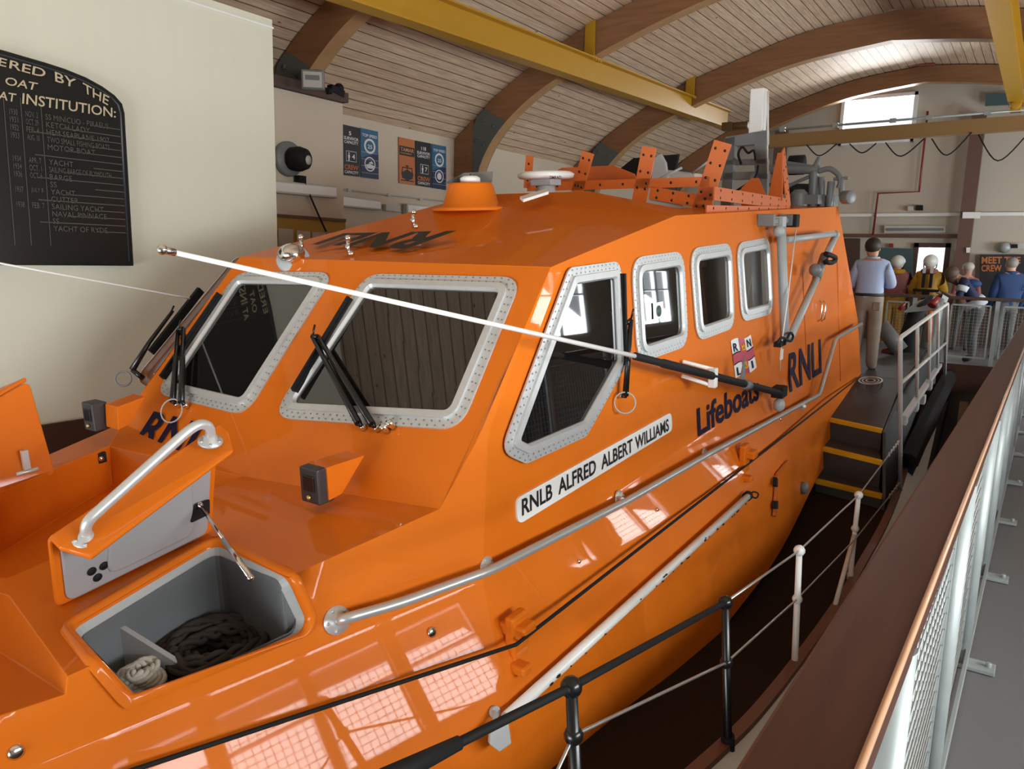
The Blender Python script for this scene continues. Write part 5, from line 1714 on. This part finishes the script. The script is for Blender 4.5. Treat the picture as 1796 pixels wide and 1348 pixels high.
for s_, q in (('RED', ((2.507, 5.985, 2.829), (2.733, 5.985, 2.811), (2.745, 5.985, 2.870), (2.518, 5.985, 2.883))), ('E', ((2.441, 5.985, 2.834), (2.489, 5.985, 2.831), (2.500, 5.985, 2.883), (2.452, 5.985, 2.887))),
              ('BY', ((2.801, 5.985, 2.801), (2.932, 5.985, 2.779), (2.948, 5.985, 2.841), (2.802, 5.985, 2.867))), ('THE', ((2.996, 5.985, 2.763), (3.167, 5.985, 2.699), (3.183, 5.985, 2.764), (2.992, 5.985, 2.830))),
              ('OAT', ((2.474, 5.985, 2.716), (2.667, 5.985, 2.714), (2.686, 5.985, 2.767), (2.481, 5.985, 2.769))), ('AT', ((2.425, 5.985, 2.615), (2.529, 5.985, 2.612), (2.541, 5.985, 2.669), (2.436, 5.985, 2.668))),
              ('INSTITUTION:', ((2.572, 5.985, 2.610), (3.222, 5.985, 2.619), (3.226, 5.985, 2.689), (2.581, 5.985, 2.682)))):
    mb = MB(); text_quad(mb, s_, *q, of, .01); mb.build('gilt_title', GOLD, hb_, fix=False)
mb = MB()
rows = [('1930', 'NOV. 2', 'SS MINICLIO - PIRAEUS'), ('1931', 'OCT. 29', 'KETCH LADY'), ('1932', 'FEB. 4', 'HEM SEAPLANE 1907'), ('1933', 'AUG. 10', 'TWO SMALL FISHING BOATS'), ('', '', 'MOTOR BOAT'), ('', '', ''), ('1934', 'APR. 7', 'YACHT'), ('1934', 'OCT. 1', 'SAILING BARGE OF PLYMOUTH'), ('1936', 'OCT. 6', 'BARGE'), ('', '', 'SS'), ('1937', 'JULY 8', 'YACHT'), ('', '', 'CUTTER'), ('1938', 'FEB. 7', 'SAILING YACHT'), ('', '', 'NAVAL PINNACE'), ('', '', 'SS'), ('', '', 'YACHT OF RYDE')]
z0 = V((2.488, 5.985, 2.529)).z; xA = V((2.488, 5.985, 2.529)).x; xB_ = V((2.589, 5.985, 2.545)).x; xC = V((2.719, 5.985, 2.550)).x; xD = V((3.263, 5.985, 2.636)).x
dzr = (z0 - V((2.466, 5.985, 1.757)).z) / 15
for k, (a_, b_, c_) in enumerate(rows):
    z = z0 - k * dzr
    for s_, x, wm in ((a_, xA, xB_ - xA - .05), (b_, xB_, xC - xB_ - .05), (c_, xC, xD - xC - .10)):
        if s_: text_line(mb, s_, (x, yb, z), (1, 0, 0), (0, 0, 1), .038, (0, -.056, 0), width=min(wm, text_geo(s_)[2] * .036))
    mb.box((xD - .12 - .1 * (k % 3), yb - .055, z + .008), (.22 + .2 * (k % 3), .002, .006))
for x in (xA - .03, xB_ - .025, xC - .025): mb.box((x, yb - .055, z0 - .38), (.004, .002, 1.0))
mb.build('gilt_entries', GOLDDIM, hb_, fix=False)

# ------------------------------------------------------------------ balustrade along the walkway beside the viewer
bal = empty('balustrade', (1.0, .15, 0))
tag(bal, 'walkway balustrade with a broad mahogany handrail and galvanised mesh at the right', 'railing')
def rb_(p): return V(p) - V((1.0, .15, 0))


ye0, ye1 = .222, .106
mb = MB(); xs_ = [-.9, .8, 3.5, 7, 10.5, 14.3]
vs = []
for x in xs_:
    dy = -.0095 * (x - .8)
    for y, z in ((ye0, 1.056), (ye0, 1.094), (ye0 - .006, 1.1), (ye1 + .006, 1.1), (ye1, 1.094), (ye1, 1.056)): vs.append(rb_((x, y + dy * .55, z)))
mb.add(vs, [(i * 6 + k, i * 6 + (k + 1) % 6, (i + 1) * 6 + (k + 1) % 6, (i + 1) * 6 + k) for i in range(len(xs_) - 1) for k in range(6)])
mb.build('handrail', MAHOG, bal)
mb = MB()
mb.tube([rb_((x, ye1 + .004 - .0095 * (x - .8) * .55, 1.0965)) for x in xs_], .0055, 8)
mb.build('worn_highlight_edge', MAHOGE, bal)  # worn corner strip with the handrail's tan highlight painted in
posts = [V((2.426, 0.130, 0.732)).x - .0, V((3.912, 0.120, 0.414)).x, V((4.002, 0.100, 0.771)).x]
px0 = posts[0]
posts = [px0 + 1.15 * k for k in range(-1, 11)]
posts = [p for p in posts if p < 14.2]
for k, x in enumerate(posts):
    dy = -.0095 * (x - .8) * .55
    mb = MB()
    mb.tube([rb_((x, .135 + dy, .0)), rb_((x, .135 + dy, 1.06))], .034, 12)
    mb.build('post', GALV, bal)
    mb = MB(); mb.box(rb_((x, .085 + dy, .012)), (.09, .16, .018)); mb.lathe([(.012, 0), (.012, .02)], rb_((x, .03 + dy, .02)), (0, 0, 1), 8); mb.build('post_foot', GALV, bal, bevel=.003)
    if k < len(posts) - 1:
        x2 = posts[k + 1]
        mb = MB()
        a_, b_ = x + .05, x2 - .05
        yy = .135 + dy
        for z in (.12, .98): mb.bar(rb_((a_, yy, z)), rb_((b_, yy, z)), .02, .02)
        for xx in (a_, b_): mb.bar(rb_((xx, yy, .12)), rb_((xx, yy, .98)), .02, .02)
        nv_ = int((b_ - a_) / .05)
        for i in range(1, nv_): mb.tube([rb_((a_ + (b_ - a_) * i / nv_, yy, .12)), rb_((a_ + (b_ - a_) * i / nv_, yy, .98))], .0024, 4)
        for i in range(1, 18): mb.tube([rb_((a_, yy - .004, .12 + .86 * i / 18)), rb_((b_, yy - .004, .12 + .86 * i / 18))], .0024, 4)
        mb.build('mesh_panel', GALV, bal)
mb = MB(); mb.bar(rb_((-.9, .115, .05)), rb_((14.2, .045, .05)), .012, .07); mb.build('kick_rail', GALV, bal)

# cross railing at the far end
xr = 14.38
cr = empty('cross_railing', (xr, 1.2, 0))
tag(cr, 'dark topped mesh railing across the far end of the hall behind the stern', 'railing')
zr_ = 1.20
mb = MB(); mb.box((0, .4, zr_), (.12, 4.4, .05)); mb.build('handrail', DWOOD, cr, bevel=.006)
yp = [V((14.380, 0.592, 0.613)).y, V((14.380, 1.316, 0.555)).y, V((14.380, 1.769, 0.519)).y, V((14.380, 2.276, 0.479)).y]
yp = [-.2 + 0] + yp
for y in yp[1:]:
    mb = MB(); mb.box((0, y - 1.2, .655), (.05, .06, 1.05)); mb.build('post', GALV, cr)
for i in range(len(yp) - 1):
    a_, b_ = yp[i] + .09, yp[i + 1] - .09
    mb = MB()
    for z in (.25, 1.09): mb.bar((0, a_ - 1.2, z), (0, b_ - 1.2, z), .025, .025)
    for y in (a_, b_): mb.bar((0, y - 1.2, .25), (0, y - 1.2, 1.09), .025, .025)
    nv_ = max(2, int((b_ - a_) / .05))
    for k in range(1, nv_): mb.tube([(0, a_ - 1.2 + (b_ - a_) * k / nv_, .25), (0, a_ - 1.2 + (b_ - a_) * k / nv_, 1.09)], .002, 4)
    for k in range(1, 17): mb.tube([(0, a_ - 1.2, .25 + .84 * k / 17), (0, b_ - 1.2, .25 + .84 * k / 17)], .002, 4)
    mb.build('mesh_panel', GALV, cr)
# pale uprights below the far walkway
for u_, lb in ((V((14.500, 0.882, -0.459)).y, 'pale timber upright below the far walkway beyond the stern'),):
    mb = MB(); mb.box((0, 0, -1.0), (.1, .12, 1.7)); o = mb.build('timber_upright', GLULAME); o.location = (14.30, u_, -.32); tag(o, lb, 'post')

# grey inflatable craft on show between the stern and the railing
inf = empty('inflatable_craft', (12.600, 1.435, 0.416))
tag(inf, 'dark grey inflatable craft with red tips beyond the boarding steps', 'inflatable boat')
io = V((12.600, 1.435, 0.416))
mb = MB(); mb.tube([V((12.600, 1.547, -0.282)) - io, V((12.600, 1.586, 0.572)) - io, V((12.700, 1.534, 0.975)) - io, V((12.900, 1.373, 1.230)) - io], [.15, .14, .12, .05], 16); mb.build('side_tube', RUBBER, inf)
mb = MB(); mb.tube([V((13.000, 1.327, -0.221)) - io, V((13.100, 1.356, 0.554)) - io, V((13.100, 1.324, 0.988)) - io, V((13.200, 1.281, 1.209)) - io], [.13, .12, .10, .05], 16); mb.build('side_tube', MACH, inf)
mb = MB(); mb.prism([V((12.500, 1.691, 1.000)) - io, V((12.600, 1.222, 1.074)) - io, V((12.900, 1.331, 1.257)) - io, V((12.800, 1.564, 1.147)) - io], (.2, 0, .02)); mb.build('bow_deck', MACH, inf, bevel=.02)
mb = MB(); mb.tube([V((12.400, 1.720, 1.052)) - io, V((12.400, 1.648, 1.164)) - io], [.035, .015], 10); mb.build('red_tip', RED, inf); mb = MB(); mb.tube([V((12.400, 1.308, 1.133)) - io, V((12.500, 1.258, 1.247)) - io], [.06, .04], 12); mb.build('red_tip', RED, inf)
mb = MB(); mb.tube([V((12.300, 1.304, 1.065)) - io, V((12.300, 1.273, 0.620)) - io], .035, 10); mb.build('orange_fender', ORANGEM, inf)
mb = MB(); mb.tube([V((12.200, 1.909, 0.825)) - io, V((12.200, 1.612, 0.476)) - io], .11, 14); mb.build('fender_tube', MACH, inf)
mb = MB(); mb.prism([V((12.300, 1.984, 0.220)) - io, V((12.300, 1.668, 0.286)) - io, V((12.300, 1.692, 0.535)) - io, V((12.300, 1.868, 0.469)) - io], (.1, 0, 0)); mb.build('red_cover', RED, inf)
# folder being read on the rail
rd = MB(); rd.prism([V((14.200, 1.397, 1.120)), V((14.200, 1.268, 1.053)), V((14.250, 1.242, 1.218)), V((14.250, 1.388, 1.294))], (.02, 0, .01)); o = rd.build('information_card', PBLACK); tag(o, 'small black and white information card held at the railing', 'card')
mb = MB(); mb.prism([V((14.180, 1.374, 1.149)), V((14.180, 1.288, 1.108)), V((14.220, 1.269, 1.199)), V((14.220, 1.356, 1.250))], (-.004, 0, 0)); mb.build('card_print', PWHITE, o)

# ================================================================== people (each body one continuous skinned surface)
def figure(name, base, yaw, H, J, mats, region, rad=None):
    """J: joint -> (forward, left, up) for a 1.75 m figure; region: bone -> material index"""
    s = H / 1.75
    cf, sf = math.cos(yaw), math.sin(yaw)
    bones = [('pelvis', 'belly'), ('belly', 'chest'), ('chest', 'neck'), ('neck', 'head0'), ('head0', 'head1')]
    for sd in 'LR':
        bones += [('chest', 'sh' + sd), ('sh' + sd, 'el' + sd), ('el' + sd, 'wr' + sd), ('wr' + sd, 'hd' + sd), ('pelvis', 'hip' + sd), ('hip' + sd, 'kn' + sd), ('kn' + sd, 'an' + sd), ('an' + sd, 'to' + sd)]
    J = dict(J)
    for sd in 'LR':                                     # palm with four fingers and a thumb
        w, h = V(J['wr' + sd]), V(J['hd' + sd])
        d = (h - w).normalized()
        side = d.cross(V((0, 0, 1)))
        side = side.normalized() if side.length > .1 else V((0, 1, 0))
        cur = d.cross(side).normalized()
        if cur.z > 0 and d.z > -.7: cur = -cur
        for k, (o_, L_) in enumerate(((-.03, .062), (-.010, .075), (.011, .070), (.031, .055))):
            a, b = 'f%d%s' % (k, sd), 'g%d%s' % (k, sd)
            J[a] = h + side * o_ + d * L_ * .55 + cur * .006
            J[b] = h + side * o_ + d * L_ + cur * .028
            bones += [('hd' + sd, a), (a, b)]
        J['t0' + sd] = w.lerp(h, .55) + side * -.05 + d * .02
        J['t1' + sd] = w.lerp(h, .8) + side * -.062 + d * .05
        bones += [('hd' + sd, 't0' + sd), ('t0' + sd, 't1' + sd)]
    R = dict(pelvis=(.145, .115), belly=(.14, .105), chest=(.165, .12), neck=(.055, .055), head0=(.078, .088), head1=(.075, .085), sh=(.068, .066), el=(.046, .046), wr=(.030, .026), hd=(.036, .02), hip=(.098, .098), kn=(.064, .064), an=(.045, .045), to=(.042, .034))
    if rad: R.update(rad)
    names = list(J)
    me = bpy.data.meshes.new(name)
    loc = {}
    vs = []
    for k in names:
        f, l, u = [q * s for q in J[k]]
        vs.append((f * cf - l * sf, f * sf + l * cf, u))
        loc[k] = V(vs[-1])
    me.from_pydata(vs, [(names.index(a), names.index(b)) for a, b in bones], [])
    o = bpy.data.objects.new(name, me)
    COL.objects.link(o)
    m = o.modifiers.new('skin', 'SKIN')
    m.use_smooth_shade = True
    o.modifiers.new('sub', 'SUBSURF').levels = 2
    for i, k in enumerate(names):
        key = k if k in R else k[:-1]
        r = R.get(key, (.0095, .0095)) if key not in ('f0', 'f1', 'f2', 'f3', 'g0', 'g1', 'g2', 'g3', 't0', 't1') else ((.0098, .0098) if key[0] in 'ft' else (.0085, .0085))
        me.skin_vertices[0].data[i].radius = (r[0] * s, r[1] * s)
        me.skin_vertices[0].data[i].use_root = (k == 'pelvis')
    dg = bpy.context.evaluated_depsgraph_get()
    nm = bpy.data.meshes.new_from_object(o.evaluated_get(dg))
    bpy.data.objects.remove(o)
    nm.name = name
    nm.materials.clear()
    for q in mats: nm.materials.append(q)
    for p in nm.polygons:
        c = p.center
        best, bi = 9, 0
        for a, b in bones:
            A_, B_ = loc[a], loc[b]
            d = B_ - A_
            t = max(0, min(1, (c - A_).dot(d) / max(d.length_squared, 1e-9)))
            rr = R.get(a if a in R else a[:-1], (.01, .01))[0]
            e = (c - (A_ + d * t)).length - rr * .8
            if e < best:
                best = e
                bi = region.get(b if b in region else b[:-1], 0)
                if b == 'chest' or b == 'belly': bi = region.get('chest', 0)
                if b == 'neck' and t > .78: bi = 0
        p.material_index = bi
        p.use_smooth = True
    ob = bpy.data.objects.new(name, nm)
    COL.objects.link(ob)
    ob.location = base
    return ob, loc, s


STAND = dict(pelvis=(0, 0, .95), belly=(.01, 0, 1.10), chest=(0, 0, 1.34), neck=(.0, 0, 1.50), head0=(.02, 0, 1.585), head1=(.02, 0, 1.67),
             shL=(0, .17, 1.40), shR=(0, -.17, 1.40), elL=(-.02, .23, 1.12), elR=(-.02, -.23, 1.12), wrL=(.12, .22, .92), wrR=(.12, -.22, .92), hdL=(.17, .21, .86), hdR=(.17, -.21, .86),
             hipL=(0, .09, .90), hipR=(0, -.09, .90), knL=(.02, .10, .50), knR=(.02, -.10, .50), anL=(-.02, .11, .08), anR=(-.02, -.11, .08), toL=(.13, .13, .035), toR=(.13, -.13, .035))
REG = dict(pelvis=2, belly=1, chest=1, neck=1, head0=0, head1=0, sh=1, el=1, wr=1, hd=0, hip=2, kn=2, an=2, to=3)


def face_bits(ob, loc, s, yaw):
    """eyes, nose, mouth and ears on the front and sides of the head"""
    f, l = V((math.cos(yaw), math.sin(yaw), 0)), V((-math.sin(yaw), math.cos(yaw), 0))
    h = (loc['head0'] + loc['head1']) / 2
    mb = MB()
    mb.ball(h + f * .098 * s + V((0, 0, -.01 * s)), .017 * s, 8, sc=(1, .8, 1.5))
    for sg in (1, -1): mb.ball(h + l * (sg * .082 * s) + V((0, 0, -.005)), .024 * s, 8, sc=(.8, .5, 1.2))
    mb.build('ears_and_nose', SKIN, ob)
    mb = MB()
    for sg in (1, -1): mb.ball(h + f * .085 * s + l * (sg * .032 * s) + V((0, 0, .018 * s)), .010 * s, 8)
    mb.build('eyes', PBLACK, ob)
    mb = MB(); mb.ball(h + f * .086 * s + V((0, 0, -.05 * s)), .012 * s, 8, sc=(.6, 1.8, .5)); mb.build('mouth', PINKC, ob)


def hair(ob, loc, s, m, yaw, back=.02, drop=.0, k=1.0, name='hair', sc=(1, .92, 1)):
    f = V((math.cos(yaw), math.sin(yaw), 0))
    h = (loc['head0'] + loc['head1']) / 2
    Mz = Matrix.Rotation(yaw, 3, 'Z')
    mb = MB()
    mb.ball(h - f * back * s + V((0, 0, .030 * s - drop)), .106 * s * k, 20, sc=(sc[0] * 1.0, sc[1], sc[2]), M=Mz)
    return mb.build(name, m, ob)


def shirt_trim(ob, loc, s, m, name, c, r, h):
    mb = MB(); mb.lathe([(r, 0), (r * 1.02, h)], c, (0, 0, 1), 20); return mb.build(name, m, ob)


# visitor in the blue shirt on the after platform
bs = V((10.900, 1.883, 0.302))
top_ = V((10.900, 1.907, 2.020))
J = dict(STAND); J.update(elR=(.02, -.27, 1.14), wrR=(.22, -.14, 1.16), hdR=(.30, -.09, 1.19), elL=(.02, .25, 1.14), wrL=(.22, .14, 1.14), hdL=(.30, .10, 1.17), head0=(.04, .01, 1.58), head1=(.05, .02, 1.66))
yaw = .12
ob, loc, s = figure('person', bs, yaw, top_.z - bs.z, J, [SKIN, SHIRT, KHAKI, SHOE], REG, rad=dict(chest=(.185, .125), belly=(.165, .13), pelvis=(.165, .135), sh=(.085, .08), el=(.066, .066), wr=(.042, .04), hip=(.115, .115), kn=(.09, .09), an=(.075, .075)))
tag(ob, 'person in a light blue shirt and khaki trousers, back turned, standing at the stern', 'person')
hair(ob, loc, s, HAIRD, yaw, .018, -.012, 1.03); face_bits(ob, loc, s, yaw)
shirt_trim(ob, loc, s, SHOE, 'belt', loc['pelvis'] + V((0, 0, .05)), .178 * s, .035)
mb = MB(); mb.box(loc['hipR'] + V((-.115, -.03, -.03)), (.02, .09, .11)); mb.build('back_pocket', KHAKI, ob, bevel=.01)
mb = MB(); mb.tube(ring_at(loc['neck'] + V((0, 0, .0)), (0, 0, 1), .075 * s), .016, 6, closed=True); mb.build('collar', SHIRT, ob)

# visitor bending over the far railing
bs = V((18.402, 1.218, 0.000)); bs = V((14.850, 1.002, 0.336)); bs.z = 0.13
J = dict(STAND); yaw = 1.75
J.update(pelvis=(-.12, 0, .95), belly=(-.02, 0, 1.08), chest=(.10, 0, 1.31), neck=(.22, 0, 1.43), head0=(.30, 0, 1.46), head1=(.36, 0, 1.49), shL=(.13, .16, 1.36), shR=(.13, -.16, 1.34), elL=(.20, .20, 1.10), elR=(.18, -.22, 1.10), wrL=(.40, .10, 1.14), wrR=(.38, -.12, 1.14), hdL=(.47, .07, 1.16), hdR=(.46, -.08, 1.16), hipL=(-.12, .09, .90), hipR=(-.12, -.09, .90), knL=(-.06, .12, .5), knR=(-.1, -.10, .5), anL=(-.10, .13, .08), anR=(-.14, -.11, .08), toL=(.04, .14, .035), toR=(.0, -.12, .035))
RG = dict(REG); RG.update(el=1, wr=0)
ob, loc, s = figure('person', bs, yaw, 1.70, J, [SKIN, NAVYC, GREYC, SHOE], RG, rad=dict(hip=(.12, .12), kn=(.085, .085), an=(.062, .062), pelvis=(.16, .14), belly=(.15, .12)))
tag(ob, 'person in navy and white top bending over the far railing to read', 'person')
hr_ = hair(ob, loc, s, HAIRB, yaw, .0, -.0, 1.03, sc=(1.05, 1, 1.1)); face_bits(ob, loc, s, yaw)
mb = MB(); mb.tube([loc['head1'] + V((0, 0, .05)), loc['head0'] + V((.02, 0, -.05)), loc['neck'] + V((.05, 0, -.10))], [.085, .095, .04], 12); mb.build('hair_length', HAIRB, hr_)
mb = MB(); mb.lathe([(.17, 0), (.185, .10), (.165, .17)], loc['pelvis'] + V((0, 0, -.02)), V(loc['belly']) - V(loc['pelvis']), 20); mb.build('white_hem', WHITEC, ob)
for sd in 'LR':
    mb = MB(); mb.tube([loc['sh' + sd].lerp(loc['el' + sd], .25), loc['sh' + sd].lerp(loc['el' + sd], .6)], [.088, .075], 14); mb.build('white_sleeve', WHITEC, ob)
mb = MB(); c = loc['belly'].lerp(loc['chest'], .4) + V((math.cos(yaw) * -.02, math.sin(yaw) * -.02, .16)); mb.ball(c, .14, 14, sc=(.9, 1.0, .55)); mb.tube([c, loc['shL'] + V((0, 0, .05))], .02, 8); mb.tube([c, loc['shR'] + V((0, 0, .05))], .02, 8); mb.build('blue_rucksack', BLUEC, ob)

# two crew figures in oilskins beyond the railing
for u_, base_, tp_, ym, label, m1, m2 in (('l', (15.900, 2.310, 0.264), (15.900, 2.343, 1.891), .15, 'person in a faded red and yellow oilskin with a white helmet, left of the pair', PINKC, YELC), ('r', (15.900, 1.776, 0.308), (15.900, 1.781, 1.912), .0, 'person in yellow oilskin, black harness and white helmet before the bright door', YELC, YELC)):
    bs = V((base_[0], base_[1], .13)); H = V(tp_).z - .17
    J = dict(STAND); J.update(elL=(.03, .28, 1.12), elR=(.03, -.28, 1.12), wrL=(.20, .20, 1.02), wrR=(.20, -.20, 1.02), hdL=(.27, .17, 1.03), hdR=(.27, -.17, 1.03))
    ob, loc, s = figure('person', bs, ym, H, J, [SKIN, m1, YELC, RUBBER], REG, rad=dict(chest=(.20, .15), belly=(.19, .16), sh=(.10, .095), el=(.08, .08), wr=(.06, .06), hip=(.12, .12), kn=(.10, .10), an=(.09, .09)))
    tag(ob, label, 'person')
    face_bits(ob, loc, s, ym)
    he = hair(ob, loc, s, HELMET, ym, .0, -.01, 1.22, name='helmet', sc=(1.05, .95, .95))
    mb = MB(); h = (loc['head0'] + loc['head1']) / 2
    mb.tube([h + V((0, .11, .03)), h + V((0, .10, -.08)), h + V((.04, 0, -.13)), h + V((0, -.10, -.08)), h + V((0, -.11, .03))], .01, 6); mb.build('chin_strap', RUBBER, he)
    mb = MB(); mb.tube(ring_at(loc['neck'] + V((0, 0, -.02)), (0, 0, 1), .10), .05, 10, closed=True); mb.build('collar', PINKC if u_ == 'r' else YELC, ob)
    if u_ == 'l':
        mb = MB(); mb.box(loc['elR'].lerp(loc['shR'], .2) + V((-.06, -.02, 0)), (.02, .09, .06)); mb.build('silver_patch', PALE, ob)
    if u_ == 'r':
        mb = MB(); c = loc['chest']
        for sg in (1, -1): mb.box(c + V((-.185, sg * .06, .02)), (.03, .05, .34))
        mb.box(c + V((-.20, 0, -.20)), (.03, .42, .05)); mb.box(c + V((-.19, 0, -.33)), (.03, .12, .24))
        mb.build('harness', RUBBER, ob)
        mb = MB()
        for sg in (1, -1): mb.box(c + V((-.205, sg * .06, .16)), (.012, .05, .10))
        mb.build('reflective_patch', PALE, ob)

# cap wearer and blue jacket wearer near the far wall
bs = V((16.600, 1.217, 0.303)); bs.z = .13
J = dict(STAND)
ob, loc, s = figure('person', bs, .3, V((16.600, 1.246, 1.799)).z - .15, J, [SKIN, PINKC, GREYC, SHOE], REG)
tag(ob, 'person with a pale grey cap standing beyond the bending visitor', 'person')
hair(ob, loc, s, PALE, .3, .0, -.02, 1.05, name='cap', sc=(1, .95, .8)); face_bits(ob, loc, s, .3)
bs = V((15.600, 0.516, 0.436)); bs.z = .13
ob, loc, s = figure('person', bs, .35, V((15.600, 0.520, 1.882)).z - .13, J, [SKIN, BLUEC, GREYC, SHOE], REG, rad=dict(chest=(.22, .15), belly=(.21, .16), sh=(.11, .10), el=(.08, .08), wr=(.05, .05)))
tag(ob, 'person in a blue jacket with thin grey hair in front of the crew board', 'person')
hair(ob, loc, s, mat('grey_hair', (.25, .23, .21), .6), .35, .02, .0, 1.0, sc=(.95, .9, .9)); face_bits(ob, loc, s, .35)
mb = MB(); mb.tube(ring_at(loc['neck'] + V((0, 0, -.01)), (0, 0, 1), .085), .03, 8, closed=True); mb.build('collar', BLUEC, ob)

# onlooker on the walkway, out of the picture but mirrored in the cabin glass
J = dict(STAND)
ob, loc, s = figure('person', V((7.7, -1.35, 0)), 2.6, 1.72, J, [SKIN, GREYC, NAVYC, SHOE], REG)
tag(ob, 'person in a dark top and cap on the walkway, mirrored in the front side window', 'person')
cp_ = hair(ob, loc, s, NAVYC, 2.6, .0, -.02, 1.06, name='cap', sc=(1, .95, .75)); face_bits(ob, loc, s, 2.6)
mb = MB(); hh = (loc['head0'] + loc['head1']) / 2 + V((math.cos(2.6) * .12, math.sin(2.6) * .12, .05)); mb.ball(hh, .08, 12, sc=(1, 1, .12)); mb.build('cap_peak', NAVYC, cp_)
